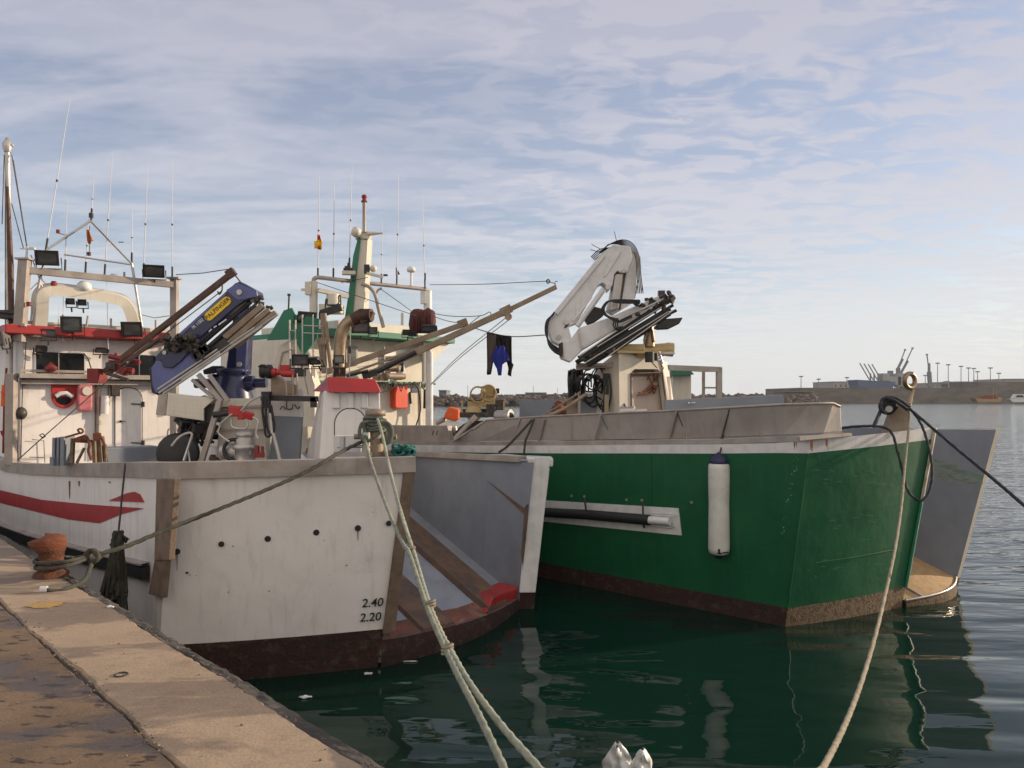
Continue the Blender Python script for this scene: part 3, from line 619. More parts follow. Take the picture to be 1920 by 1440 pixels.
mb = MB(); rows = [[W(-.0, v, railW(v) - 1.165), W(-.10, v, railW(v) - 1.18), W(-.10, v, railW(v) - 1.20), W(-.0, v, railW(v) - 1.205)] for v in [.32] + HV[2:10]]; mb.grid(rows); mb.build('strake_flange', M['steel'], wb)
PS = Plane(W(-.004, 0, 0), -t)            # port side plane
mb = MB(); panel(mb, PS, [(-60, 912), (0, 919), (77, 937), (167, 946), (269, 953), (227, 964), (185, 981), (125, 973.5), (0, 943), (-60, 930)], .006, .005)
panel(mb, PS, [(203, 939), (229, 928), (240, 924), (252, 922), (262, 927), (270, 942)], .006, .005); mb.build('hull_stripe', M['stripe'], wb)
PT = Plane(trans[3][2], (trans[3][0] - trans[3][2]).cross(trans[5][2] - trans[1][2]) * -1)
if PT.n.y > 0: PT = Plane(PT.p, -PT.n)
def onT(px, py, off=.0):                  # follow the slightly bulged transom
    p = PT(px, py); f = max(0, min(1, (px - 310) / 430)); return p
# vertical rubbing plate near the corner (two lengths) and plate on the stern edge
mb = MB()
mb.prism([PS(305, 897, .02), PS(339, 897, .02), PS(328, 1049, .02), PS(301, 1049, .02)], -t * .07)
mb.prism([PS(301, 1046, .01), PS(322, 1046, .01), PS(315, 1120, .01), PS(289, 1112, .01)], -t * .065); mb.build('rubbing_plate', M['wood'], wb, bevel=.008)
ev = [cE[0] - Vector((0, 0, .17)), cE[1], cE[2], cE[3]]
mb = MB(); PM0 = Plane(trans[4][2], (trans[4][0] - trans[4][2]).cross(trans[5][2] - trans[3][2])); PM0.n = -PM0.n if PM0.n.y > 0 else PM0.n
panel(mb, PM0, [(758, 882), (779, 880), (741, 1182), (718, 1188)], .04, .06); mb.build('stern_edge_plate', M['wood'], wb)
tdir = (trans[4][1] - trans[2][1]); tdir.z = 0; tdir.normalize(); tup = (trans[3][0] - trans[3][2]).normalized()
PM = Plane(trans[4][2], PT.n)
for s, px, py in (('2.40', 699, 1130), ('2.20', 695, 1157)): text_on('draft_mark', s, PM(px, py, .006), tdir, tup, .108, M['ink'], wb, .012, 1.0)
mb = MB()
for px, py, r in ((332, 1034, .035), (415, 1020, .032), (502, 1010, .035), (593, 998, .036), (671, 990, .036), (729, 981, .034)): mb.disc(PM(px, py, .004), PT.n, r, .012, 14)
mb.build('bolt_head', M['dark'], wb)
rnd = random.Random(77); mb = MB()
for px, py, r in ((350, 1074, .016), (356, 1078, .008), (368, 1079, .006), (437, 1024, .008), (545, 1077, .014), (428, 1110, .006), (505, 1108, .01), (620, 1095, .005), (700, 960, .006), (603, 905, .006), (650, 1060, .008), (690, 1050, .006), (560, 1150, .006)):
    c_ = PM(px, py, .003); mb.prism([c_ + tdir * r * math.cos(a) * rnd.uniform(.6, 1.6) + tup * r * math.sin(a) * rnd.uniform(.5, 1.1) for a in [k * .9 for k in range(7)]], PM.n * .004)
mb.build('paint_chip', M['dark'], wb)
mb = MB()
for px, py, l in ((502, 1014, 26), (593, 1002, 14), (671, 993, 20), (332, 1040, 30)): mb.prism([PM(px - 1.6, py, .004), PM(px + 1.6, py, .004), PM(px + .5, py + l, .004), PM(px - .5, py + l, .004)], PM.n * .002)
mb.build('rust_run', pmat('grey_drip', (.25, .22, .20), .8), wb)
mb = MB()
for px, y0, y1, w_ in ((130, 902, 935, 1.2), (148, 902, 912, 1.4), (205, 903, 906, 2)): mb.prism([PS(px - w_, y0, .004), PS(px + w_, y0, .004), PS(px + .3, y1, .004), PS(px - .3, y1, .004)], -t * .002)
mb.build('rust_run', M['rust'], wb)

# ---- stern bitt, fairlead
SB = at(704, 852, 9.55); zt = at(704, 768, 9.55).z
mb = MB(); mb.lathe(Vector((SB.x, SB.y, SB.z - .25)), [(.105, 0), (.10, .45), (.085, .62), (.085, zt - SB.z + .17), (.125, zt - SB.z + .17), (.125, zt - SB.z + .24), (.04, zt - SB.z + .262), (0, zt - SB.z + .262)], 20)
mb.tube([SB + Vector((-.26, 0, .22)), SB + Vector((.26, 0, .22))], .035, 10); mb.build('stern_bitt', M['boom'], wb)
mb = MB(); fx = at(648, 853, 9.35)
mb.box(fx + Vector((-.10, -.06, -.02)), Vector((.42, .08, 0)), Vector((-.03, .16, 0)), Vector((0, 0, .05)))
mb.tube([fx + Vector((-.04, .02, .02)), fx + Vector((-.04, .02, .22))], .035, 10); mb.tube([fx + Vector((.24, .05, .02)), fx + Vector((.24, .05, .27))], .05, 10); mb.tube([fx + Vector((-.1, .02, .10)), fx + Vector((.3, .05, .10))], .02, 8)
mb.build('fairlead', M['alu'], wb)
mb = MB(); mb.cbox(at(652, 832, 9.9), .34, .1, .22, .2); mb.build('bulwark_gate', M['whited'], wb, bevel=.01)

# ---- wheelhouse
WY = 14.5; p0 = at(35, 745, WY); PW = Plane(Vector((p0.x, p0.y, 0)), -q); WL = PW(36, 760); WR = PW(330, 760)
wid = (WR - WL).length
def WH(u, v, z): p = Vector((WL.x, WL.y, 0)) + t * u + q * v; return Vector((p.x, p.y, z))
zl = PW(36, 707).z; zr = PW(36, 628).z
wh = MB(); wh.box(WH(0, 0, -.3), t * wid, q * 3.6, Vector((0, 0, zl + .3)))
wh.box(WH(.08, .12, zl), t * (wid - .16), q * 3.0, Vector((0, 0, zr - zl)))
wheel = wh.build('wheelhouse', M['white'], wb, bevel=.02)
rf = MB(); rf.box(WH(-.28, -.32, zr), t * (wid + .35), q * 4.0, Vector((0, 0, .17))); roof = rf.build('roof', M['stripe'], wb, bevel=.02)
rf = MB(); rf.box(WH(0, -.10, zr + .172), t * (wid - .1), q * 3.4, Vector((0, 0, .10))); rf.build('roof_top', M['cream'], wb, bevel=.02)
mb = MB(); mb.box(WH(-.05, -.30, zl - .02), t * (wid - .0), q * .30, Vector((0, 0, .09))); mb.box(WH(0, -.16, zl - .13), t * (wid - .02), q * .155, Vector((0, 0, .08)))
mb.box(WH(-.04, -.28, zl + .09), t * (wid * .62), q * .05, Vector((0, 0, .05))); mb.build('window_ledge', M['steel'], wb)
PW2 = Plane(PW.p + q * .12, -q)
for (x0, y0, x1, y1) in ((68, 659, 158, 705), (234, 664, 292, 706)):
    fr = MB(); panel(fr, PW2, rrect(x0 - 3, y0 - 3, x1 + 3, y1 + 3, 5, .05), .018, .02); f = fr.build('window', M['whited'], wb)
    gl = MB(); panel(gl, PW2, rrect(x0, y0, x1, y1, 4, .05), .024, .008); gl.build('pane', M['glass'], f)
    mu = MB(); mx_ = lerp(x0, x1, .47); panel(mu, PW2, [(mx_ - .8, y0 + 2), (mx_ + .8, y0 + 2), (mx_ + .8, y1 + 2), (mx_ - .8, y1 + 2)], .030, .008); mu.build('mullion', M['alu'], f)
dr = MB(); panel(dr, PW, rrect(214.6, 725.6, 267.4, 853.4, 21, .03), .012, .012); dr.build('door_gasket', M['oily'], wb)
dr = MB(); panel(dr, PW, rrect(216, 727, 266, 852, 20, .03), .03, .03); door = dr.build('door', M['white'], wb, bevel=.012)
mb = MB()
for y in (757, 830): mb.bar(PW(246, y, .045), PW(268, y + 1, .045), .02, .02); mb.cbox(PW(268, y + 1, .05), .05, .05, .11)
mb.build('hinge', M['dark'], door)
mb = MB(); mb.bar(PW(225, 790, .06), PW(236, 790, .06), .015, .015); mb.tube([PW(226, 790, .0), PW(226, 790, .06)], .025, 8); mb.build('handle', M['dark'], door)
# life ring holder, pink box, cylinder, strips
mb = MB(); U = [(97, 719), (143, 720)] + [(120 + 23 * math.cos(R(a)), 743 + 22 * math.sin(R(a))) for a in range(0, 181, 18)]
panel(mb, PW, U, .05, .05); hold = mb.build('life_ring_holder', M['red'], wb, bevel=.008)
mb = MB(); panel(mb, PW, [(104, 744), (136, 745)] + [(120 + 16 * math.cos(R(a)), 745 + 14 * math.sin(R(a))) for a in range(0, 181, 20)], .058, .004); mb.build('holder_opening', M['glass'], hold)
mb = MB(); P_ = [PW(x, y, .065) for x, y in ((104, 743), (112, 738), (124, 737), (136, 744))]; mb.tube(P_, .045, 8); mb.build('life_ring', M['whited'], hold)
mb = MB(); panel(mb, PW, rrect(146, 720, 174, 770, 6, .03), .16, .16); pk = mb.build('life_raft_box', M['pink'], wb, bevel=.03)
mb = MB(); mb.disc(PW(163, 733, .165), -q, .085, .02, 18); mb.build('label_disc', M['cream'], pk)
mb = MB(); mb.tube([PW(197, 742, .10), PW(196, 776, .10)], .075, 12); mb.build('gas_cylinder', M['whited'], wb)
mb = MB(); mb.bar(PW(183, 716, .04), PW(182, 860, .04), .09, .05); mb.bar(PW(185, 788, .06), PW(184, 796, .06), .08, .08); mb.build('corner_strip', M['steel'], wb)
mb = MB()
for P_ in ([(180, 716), (179, 800), (177, 860)], [(43, 700), (41, 770), (39, 860)], [(49, 640), (46, 700), (45, 725)], [(203, 720), (203, 745), (205, 760)]): mb.tube([PW(x, y, .07) for x, y in P_], .009, 5)
mb.tube([PW(x, y, .05) for x, y in ((60, 824), (82, 826), (84, 868))], .007, 5); mb.tube([PW(x, y, .05) for x, y in ((55, 857), (82, 858))], .007, 5); mb.tube([PW(x, y, .06) for x, y in ((157, 662), (165, 672), (172, 694))], .012, 6)
mb.build('cable_run', M['dark'], wb)
mb = MB(); mb.ball(PW(40, 775, .14), .10, 10, 1.2); mb.cbox(PW(29, 775, .10), .16, .1, .14, .75); mb.cbox(PW(216, 733, .12), .15, .12, .22, .75); mb.build('pulley', M['oily'], wb)
floodlight(wb, PW2(76, 652, .18), .19, .13, .75, .5); floodlight(wb, PW2(190, 655, .2), .24, .10, .75, .6)
mb = MB(); mb.tube([PW2(86, 694, .45), PW2(96, 688, .45), PW2(106, 692, .5)], [.05, .1, .04], 8); mb.build('red_cover', M['dred'], wb)
# port corner posts and folding arm
mb = MB(); mb.bar(at(20, 872, 14.3), at(22, 700, 14.3), .16, .14); mb.bar(at(29, 872, 14.6), at(31, 712, 14.6), .10, .12); mb.build('corner_post', M['steel'], wb, bevel=.01)
# gantry
mb = MB(); mb.bar(at(36, 640, 14.35), at(47, 487, 14.35), .17, .15, up=(0, 1, 0)); mb.cbox(at(47, 486, 14.35), .26, .22, .03); mb.cbox(at(40, 610, 14.35), .25, .2, .05); mb.build('gantry_post', M['steel'], wb)
mb = MB(); mb.bar(at(327, 872, 16.1), at(327, 524, 16.1), .13, .13, up=(0, 1, 0)); mb.cbox(at(327, 522, 16.1), .24, .2, .04); mb.build('gantry_post', M['steel'], wb)
mb = MB(); mb.bar(at(53, 507, 14.4), at(324, 534, 16.05), .11, .12); mb.build('gantry_beam', M['steel'], wb)
mb = MB()
X = lambda x, y: at(x, y, lerp(14.5, 16, (x - 60) / 270))
for a, b, r in (((86, 469), (170, 414), .022), ((170, 414), (247, 494), .022), ((120, 477), (246, 496), .018), ((88, 470), (76, 520), .025), ((76, 520), (60, 602), .028), ((247, 494), (266, 612), .026), ((67, 606), (240, 620), .015), ((58, 478), (80, 540), .01), ((70, 530), (55, 545), .01), ((75, 520), (98, 545), .01)):
    mb.tube([X(*a), X(*b)], r, 7)
mb.build('aerial_frame', M['alu'], wb)
mb = MB(); 
for a, b in (((118, 590), (118, 608)), ((165, 592), (162, 612)), ((208, 597), (208, 615)), ((233, 510), (233, 528)), ((292, 622), (292, 600))): mb.tube([X(*a), X(*b)], .02, 6)
mb.tube([X(x, y) for x, y in ((265, 590), (290, 596), (318, 592))], .01, 5); mb.build('stanchion', M['steel'], wb)
# radar arch
ar = MB(); P_ = spline([X(70, 632), X(74, 590), X(76, 556), X(86, 545), X(110, 543), X(160, 549), X(215, 559), X(236, 568), X(248, 592), X(256, 628)], 5)
n = len(P_); ar.tube(P_, [interp(i / (n - 1), [0, .2, .4, .75, 1], [.105, .10, .085, .10, .15]) for i in range(n)], 4, ry=.17, smooth=False); ar.build('radar_arch', M['cream'], wb)
mb = MB(); mb.lathe(X(158, 549), [(.05, 0), (.06, .02), (.12, .04), (.135, .10), (.125, .17), (.07, .22), (0, .235)], 16); mb.build('radar_dome', M['teak'], wb)
mb = MB(); mb.lathe(X(101, 544), [(.06, 0), (.065, .03), (.055, .03), (.055, .13), (.04, .17), (0, .175)], 12); mb.build('beacon', M['dred'], wb)
mb = MB(); mb.cbox(X(213, 516), .09, .08, .05); mb.cbox(at(60, 466, 14.4), .11, .05, .04); mb.tube([at(38, 466, 14.4), at(62, 467, 14.4)], .012, 6); mb.tube([at(49, 484, 14.4), at(51, 462, 14.4)], .02, 6); mb.build('gps_receiver', M['antenna'], wb)
mb = MB(); mb.cbox(X(109, 434), .05, .05, .07); mb.tube([X(109, 437), X(122, 441)], .008, 5); mb.cbox(at(54, 570, 14.3), .06, .06, .08); mb.build('signal_lamp', M['dred'], wb)
for (c, w, h, yaw, pt) in (((98, 485), .40, .28, .25, .25), ((294, 508), .40, .26, .35, .45), ((143, 609), .37, .30, .25, .1), ((256, 617), .40, .30, .1, .25), ((98, 625), .24, .15, .5, .1)):
    floodlight(wb, X(*c) + Vector((0, -.12, 0)), w, h, yaw, pt)
for c in ((133, 564), (155, 566)): floodlight(wb, X(*c), .15, .12, .3, .35)
floodlight(wb, at(8, 634, 14.2), .30, .26, -.6, .2); 
for (b0, t0) in (((86, 468), (132, 182)), ((122, 508), (126, 370)), ((171, 412), (176, 326)), ((196, 516), (211, 286)), ((247, 494), (248, 386)), ((269, 514), (277, 305)), ((323, 520), (323, 299)), ((160, 512), (167, 398)), ((108, 628), (111, 572)), ((203, 655), (200, 525)), ((118, 640), (119, 540))):
    antenna(wb, X(*b0), X(*t0), .010 if t0[1] < 500 else .007, t0[1] < 500)
mb = MB(); mb.cbox(X(171, 404), .06, .06, .09); mb.cbox(X(227, 454), .10, .015, .015); mb.cbox(X(167, 476), .05, .05, .07); mb.build('wind_sensor', M['dark'], wb)
# port mast, forestay
mb = MB(); mb.tube([at(17, 860, 14.9), at(18, 640, 14.9), at(15, 420, 14.9), at(14, 272, 14.9)], [.06, .06, .055, .045], 12); mst = mb.build('mast', M['alu'], wb)
mb = MB(); mb.tube([at(22, 640, 14.8), at(20, 500, 14.8), at(14, 350, 14.8)], [.05, .055, .03], 10); mb.build('furled_boom', M['brown'], wb)
mb = MB(); mb.lathe(at(14, 274, 14.9), [(.06, -.12), (.085, -.02), (.085, .06), (.05, .10), (.03, .16), (0, .17)], 12); mb.cbox(at(22, 272, 14.9), .06, .05, .05); mb.build('masthead_light', M['alu'], mst)
mb = MB()
for a, b in (((22, 290), (50, 462)), ((25, 300), (52, 470)), ((22, 382), (44, 466)), ((8, 290), (4, 420)), ((10, 300), (10, 610))): mb.tube([at(*a, 14.9), at(*b, 14.6)], .009, 5)
mb.build('rigging', M['wire'], wb)
mb = MB(); mb.cbox(at(14, 590, 14.7), .26, .2, .16); mb.tube([at(0, 585, 14.6), at(36, 588, 14.6)], .03, 8); mb.build('spreader', M['dark'], mst)
mb = MB(); mb.tube([at(8, 762, 14.6), at(10, 722, 14.6)], .06, 10); mb.tube([at(10, 738, 14.6), at(10, 733, 14.6)], .075, 10); dn = mb.build('dan_buoy', M['orange'], wb)
mb = MB(); mb.tube([at(6, 850, 14.6), at(8, 762, 14.6)], .02, 8); mb.tube([at(10, 722, 14.6), at(12, 690, 14.6)], .02, 8); mb.tube([at(3, 808, 14.6), at(13, 830, 14.6)], .03, 8); mb.build('buoy_pole', M['dred'], dn)
# rusty cargo derrick with red heel
YD = 13.6; mb = MB(); mb.bar(at(197, 697, 13.9), at(437, 511, 13.2), .085, .085); mb.bar(at(205, 700, 13.8), at(300, 634, 13.5), .05, .05); mb.cbox(at(433, 512, 13.15), .14, .14, .12, 0, 0, 0, -.6); der = mb.build('derrick_boom', M['brown'], wb)
mb = MB(); mb.cbox(at(182, 705, 13.9), .20, .3, .26); mb.cbox(at(222, 690, 13.8), .34, .2, .13, 0, 0, 0, .5); mb.tube([at(205, 668, 13.8), at(262, 680, 13.8)], .045, 8); mb.tube([at(206, 690, 13.8), at(250, 696, 13.8)], .06, 8); mb.tube([at(218, 662, 13.8), at(222, 700, 13.8)], .035, 8); mb.build('boom_heel', M['dred'], wb)
mb = MB(); mb.cbox(at(210, 686, 13.7), .16, .14, .12); mb.tube([at(200, 700, 13.7), at(240, 712, 13.7)], .03, 8); mb.ball(at(236, 680, 13.65), .05); mb.build('boom_winch', M['oily'], wb)
mb = MB(); mb.tube([at(330, 515, 16), at(380, 512, 14.5), at(434, 504, 13.2)], .009, 5); mb.tube(spline([at(34, 862, 11.9), at(76, 824, 12.3), at(140, 768, 12.8), at(262, 663, 13.4), at(415, 546, 13.2)], 6), .009, 5); mb.tube([at(437, 511, 13.2), at(452, 530, 13.2)], .012, 5)
mb.tube(spline([at(262, 663, 13.6), at(300, 640, 13.5), at(330, 606, 13.4)], 4), .008, 5); mb.build('derrick_wire', M['wire'], wb)
mb = MB(); mb.tube(spline([at(417, 533, 13.2), at(416, 545, 13.2), at(411, 552, 13.2), at(408, 546, 13.2)], 4), .012, 6); mb.tube([at(79, 820, 12.3), at(74, 816, 12.3), at(80, 813, 12.3), at(85, 818, 12.3), at(79, 822, 12.3)], .010, 6); mb.build('shackle', M['dark'], wb)
# ---- blue knuckle boom crane (parts of the boat)
YC = 12.9; PC = YP(YC)
def cpoly(name, pts, y0, th, mat, bev=.015, parent=None):
    mb = MB(); p = YP(y0); mb.prism([p(*a) for a in pts], (0, th, 0)); return mb.build(name, mat, parent or wb, bevel=bev)
ped = MB(); c = at(437, 750, 13.9); ped.lathe(c, [(.37, -.1), (.36, .02), (.28, .40), (.27, .47), (.31, .48), (.31, .56), (.2, .57)], 20); ped.tube([at(366, 719, 13.9), at(500, 718, 13.9)], .085, 12); ped.tube([at(398, 716, 13.85), at(414, 718, 13.85)], .15, 12); ped.tube([at(462, 718, 13.85), at(476, 718, 13.85)], .13, 12); ped.build('crane_pedestal', M['blue'], wb)
km = MB(); P_ = YP(13.75); km.prism([P_(422, 702), P_(430, 640), P_(438, 585), P_(468, 572), P_(464, 640), P_(461, 702)], (0, .30, 0)); kp = km.build('crane_king_post', M['blue'], wb, bevel=.02)
mb = MB(); mb.prism([P_(441, 697, .012), P_(447, 590, .012), P_(467, 577, .012), P_(463, 640, .012), P_(459, 697, .012)], (0, .012, 0)); mb.build('king_post_lit_side', M['blue2'], kp)  # pale sheet painted for the side of the post in sun
mb = MB(); mb.disc(P_(449, 683, .02), (0, -1, 0), .045, .02); mb.build('pivot_cap', M['cream'], kp)
mb = MB(); P_ = YP(13.7); mb.prism([P_(380, 694), P_(398, 686), P_(414, 686), P_(424, 694), P_(424, 704), P_(414, 706), P_(412, 697), P_(395, 700), P_(382, 702)], (0, .15, 0)); mb.build('crane_link', M['dark'], wb, bevel=.01)
b1 = cpoly('crane_boom', [(291, 668), (318, 640), (440, 531), (449, 527), (460, 533), (481, 545), (483, 556), (458, 565), (440, 578), (345, 660), (318, 680), (290, 692)], YC, .34, M['blue'], .02)
mb = MB(); P_ = YP(YC - .008); mb.prism([P_(x, y) for x, y in ((424, 544), (445, 530), (481, 546), (482, 556), (446, 562))], (0, .006, 0)); mb.build('knuckle_plate', M['blue2'], b1)
mb = MB(); P_ = YP(YC - .014); mb.prism([P_(x, y) for x, y in ((318, 641), (421, 549), (424, 552), (322, 645))], (0, .012, 0)); mb.build('boom_flange', M['blue2'], b1)
mb = MB(); mb.disc(at(449, 548, YC - .01), (0, -1, 0), .045, .02); mb.disc(at(309, 661, YC - .01), (0, -1, 0), .035, .02); mb.build('pivot_cap', M['cream'], b1)
# logo plate, lettering
ang = math.atan2(40, 46); cx, cy = 408, 578.5; hw, hh = 30, 8.2; pts = []
for sx in (1, -1):
    for k in range(9):
        a = R(-90 + 180 * k / 8) + (0 if sx == 1 else math.pi); x = sx * (hw - hh) + hh * math.cos(a); y = hh * math.sin(a); pts.append((cx + x * math.cos(ang) + y * math.sin(ang), cy - x * math.sin(ang) + y * math.cos(ang)))
mb = MB(); P_ = YP(YC - .02); mb.prism([P_(*p) for p in pts], (0, .02, 0)); mb.build('logo_plate', M['yellow'], b1)
xd = Vector((math.cos(ang), 0, math.sin(ang))); yd = Vector((-math.sin(ang), 0, math.cos(ang)))
text_on('logo_lettering', 'PALFINGER', at(cx, cy, YC - .02), xd, yd, .070, M['ink'], b1, .002, 1.08)
text_on('model_lettering', 'PK 11002', at(371, 607, YC), xd, yd, .06, M['wletter'], b1, .004, .72)
mb = MB()
for (a, b, c_, d) in ((392, 622, 397, 617), (401, 614, 406, 611), (410, 609, 424, 599)): mb.bar(at(a, b, YC - .05), at(c_, d, YC - .05), .02, .018)
mb.build('warning_sticker', M['wletter'], b1)
cpoly('crane_outer_arm', [(283, 690), (292, 676), (318, 680), (330, 662), (364, 655), (378, 664), (378, 678), (352, 694), (304, 732), (291, 738), (285, 722)], YC - .07, .30, M['blue2'], .02)
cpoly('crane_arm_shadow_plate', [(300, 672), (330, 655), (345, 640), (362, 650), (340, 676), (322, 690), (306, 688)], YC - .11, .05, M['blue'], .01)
cpoly('crane_end_plate', [(279, 690), (286, 688), (292, 735), (298, 742), (284, 736)], YC - .01, .3, M['dark'], .01)
ext = MB()
for k, (a, b, c_, d, r) in enumerate(((422, 634, 493, 573, .055), (432, 642, 505, 581, .05), (440, 650, 518, 586, .052))): ext.bar(at(a, b, YC + .02), at(c_, d, YC + .02), .10, r * 1.75)
ext.build('crane_extension', M['boom'], wb, bevel=.008)
mb = MB()
for (a, b, c_, d, r) in ((298, 737, 478, 614, .022), (306, 739, 492, 612, .02), (296, 730, 430, 640, .02), (340, 712, 520, 590, .014)): mb.tube([at(a, b, YC - .06), at(c_, d, YC - .06)], r, 8)
mb.tube(spline([at(x, y, YC - .05) for x, y in ((300, 738), (302, 726), (312, 720), (318, 724), (306, 736))], 4), .012, 6); mb.build('crane_rod', M['alu'], wb)
mb = MB()
for (a, b, c_, d, r) in ((360, 660, 470, 566, .04), (372, 668, 480, 573, .045), (385, 668, 440, 622, .05), (350, 702, 440, 640, .04), (342, 652, 400, 606, .02)): mb.tube([at(a, b, YC + .1), at(c_, d, YC + .1)], r, 8)
mb.cbox(at(378, 662, YC - .05), .3, .12, .12, 0, 0, 0, -.7); mb.cbox(at(420, 648, YC - .02), .22, .12, .16, 0, 0, 0, -.7); mb.build('crane_cylinder', M['dark'], wb, bevel=.006)
rnd = random.Random(5); mb = MB()
for i in range(60):
    x, y = rnd.uniform(312, 368), rnd.uniform(628, 658); mb.cbox(at(x, y, YC - .12 + rnd.uniform(-.08, .08)), rnd.uniform(.03, .11), .08, rnd.uniform(.03, .09), rnd.random(), 0, rnd.random(), rnd.random())
for i in range(16):
    x = rnd.uniform(478, 512); mb.cbox(at(x, rnd.uniform(554, 572) + (x - 480) * .4, YC + rnd.uniform(-.05, .15)), rnd.uniform(.03, .08), .06, rnd.uniform(.03, .07), rnd.random(), 0, rnd.random(), rnd.random())
for i in range(14):
    x = rnd.uniform(366, 392); mb.cbox(at(x, 650 + (380 - x) * .5 + rnd.uniform(-6, 22), YC - .08), rnd.uniform(.02, .05), .06, rnd.uniform(.05, .12), 0, 0, 0, -.6)
for i in range(7):
    p = [at(322 + i * 5 + rnd.uniform(-4, 4), 648 + rnd.uniform(-6, 6), YC - .14) for _ in range(4)]; mb.tube(spline(p, 4), .013, 6)
mb.build('crane_valve_block', M['oily'], wb)
# crane foot frames and checker plate box
PB = Plane(at(340, 770, 12.6), (.25, -1, 0)); mb = MB(); panel(mb, PB, [(315, 737), (404, 747), (382, 766), (382, 789), (311, 779)], 0, .35)
bx = mb.build('checker_plate_box', M['cream'], wb, bevel=.01)
mb = MB(); 
for i in range(9):
    for j in range(5):
        x = lerp(318, 376, i / 8); y = lerp(745, 776, j / 4) + (x - 315) * .12; a = PB(x - 1.4, y + 1.6, .003); b = PB(x + 1.4, y - 1.6, .003); mb.bar(a, b, .006, .012)
mb.build('checker_pattern', M['cream'], bx)
mb = MB(); panel(mb, PB, [(297, 740), (314, 738), (311, 779), (292, 778)], -.05, .3); mb.build('platform_end', M['steel'], wb)
mb = MB(); panel(mb, Plane(at(440, 750, 13.1), (.1, -1, 0)), [(400, 748), (494, 746), (494, 760), (404, 764)], 0, .8); mb.build('crane_foundation', M['cream'], wb, bevel=.01)
mb = MB()
for a, b, w in (((372, 702), (416, 752), .07), ((392, 703), (428, 752), .06), ((412, 752), (378, 866), .08), ((360, 712), (400, 746), .05)): mb.bar(at(*a, 12.7), at(*b, 12.7), w, w)
mb.build('brace', M['steel'], wb)
mb = MB(); PQ = YP(13.2); mb.prism([PQ(415, 758), PQ(492, 756), PQ(500, 866), PQ(404, 866)], (0, .5, 0)); mb.build('machinery_cabinet', M['cream'], wb, bevel=.01)
mb = MB(); frame_rect(mb, PQ(416, 764, .05), PQ(492, 762, .05), PQ(496, 806, .05), PQ(412, 806, .05), .03, .03); mb.bar(PQ(418, 808, .06), PQ(494, 806, .06), .02, .02); mb.build('cabinet_frame', M['steel'], wb)
mb = MB(); mb.lathe(at(459, 862, 12.6), [(.16, 0), (.16, .16), (.20, .18), (.20, .24), (.16, .26), (.16, .34), (.13, .36), (.15, .38), (.15, .46), (.06, .48), (0, .48)], 20)
for k in range(6): mb.tube([at(447 + 0, 850 - k * 4, 12.5), at(471, 850 - k * 4, 12.5)], .012, 6)
mb.tube([at(420, 846, 12.7), at(450, 846, 12.6)], .13, 14); mb.build('electric_motor', M['alu'], wb)
mb = MB(); mb.tube(spline([at(x, y, 12.5) for x, y in ((447, 824), (430, 826), (420, 840), (424, 856), (440, 864))], 5), .03, 8); mb.build('motor_shroud', M['black'], wb)
mb = MB(); mb.cbox(at(486, 853, 12.4), .16, .12, .08, .2); mb.cbox(at(482, 846, 12.4), .06, .08, .18); mb.cbox(at(492, 846, 12.4), .04, .05, .16); mb.build('red_bracket', M['dred'], wb, bevel=.008)
mb = MB(); mb.cbox(at(441, 772, 12.5), .20, .16, .15, .3); mb.cbox(at(466, 779, 12.5), .16, .12, .11, .3, 0, .2, .3); mb.tube([at(430, 764, 12.5), at(452, 768, 12.5)], .04, 8); mb.cbox(at(452, 780, 12.5), .1, .1, .12); mb.build('hydraulic_valve', M['red'], wb, bevel=.015)
mb = MB()
for P_ in ([(434, 785), (434, 798), (444, 803), (462, 802), (464, 788)], [(474, 782), (484, 790), (480, 812), (484, 822)], [(452, 770), (470, 752), (490, 742)], [(414, 796), (410, 812), (424, 824), (430, 828)], [(412, 796), (430, 780), (436, 776)]):
    hose(mb, [at(x, y, 12.35) for x, y in P_], .016)
mb.build('hydraulic_hose', M['alu'], wb)
rnd = random.Random(8); mb = MB()
for i in range(18):
    x, y = rnd.uniform(345, 405), rnd.uniform(775, 830); mb.cbox(at(x, y, 13.2 + rnd.uniform(-.2, .3)), rnd.uniform(.08, .3), .2, rnd.uniform(.06, .22), rnd.random(), 0, rnd.random() * .5, rnd.random() * .5)
for i in range(8):
    P_ = [at(rnd.uniform(345, 402), rnd.uniform(770, 835), 13 + rnd.uniform(-.1, .1)) for _ in range(4)]; mb.tube(spline(P_, 5), .02, 6)
mb.tube([at(400, 778, 12.6), at(432, 774, 12.6)], .05, 8); mb.cbox(at(396, 775, 12.9), .24, .2, .3); mb.build('net_hauler_engine', M['dark'], wb)
mb = MB(); mb.lathe(at(335, 850, 12.7), [(.30, 0), (.33, .05), (.33, .15), (.28, .2), (0, .2)], 22, axis=(.35, -1, .1)); mb.build('warp_drum', M['black'], wb)
mb = MB(); mb.tube(spline([at(x, y, 12.4) for x, y in ((322, 836), (336, 820), (352, 812), (360, 816), (352, 842), (346, 864))], 6), .022, 8); mb.tube([at(360, 816, 12.4), at(344, 864, 12.3)], .018, 7); mb.tube([at(352, 840, 12.4), at(356, 866, 12.4)], .015, 7)
mb.tube(spline([at(x, y, 12.8) for x, y in ((315, 870), (314, 812), (320, 805), (326, 812), (328, 850))], 5), .012, 6); mb.build('drum_guard', M['alu'], wb)
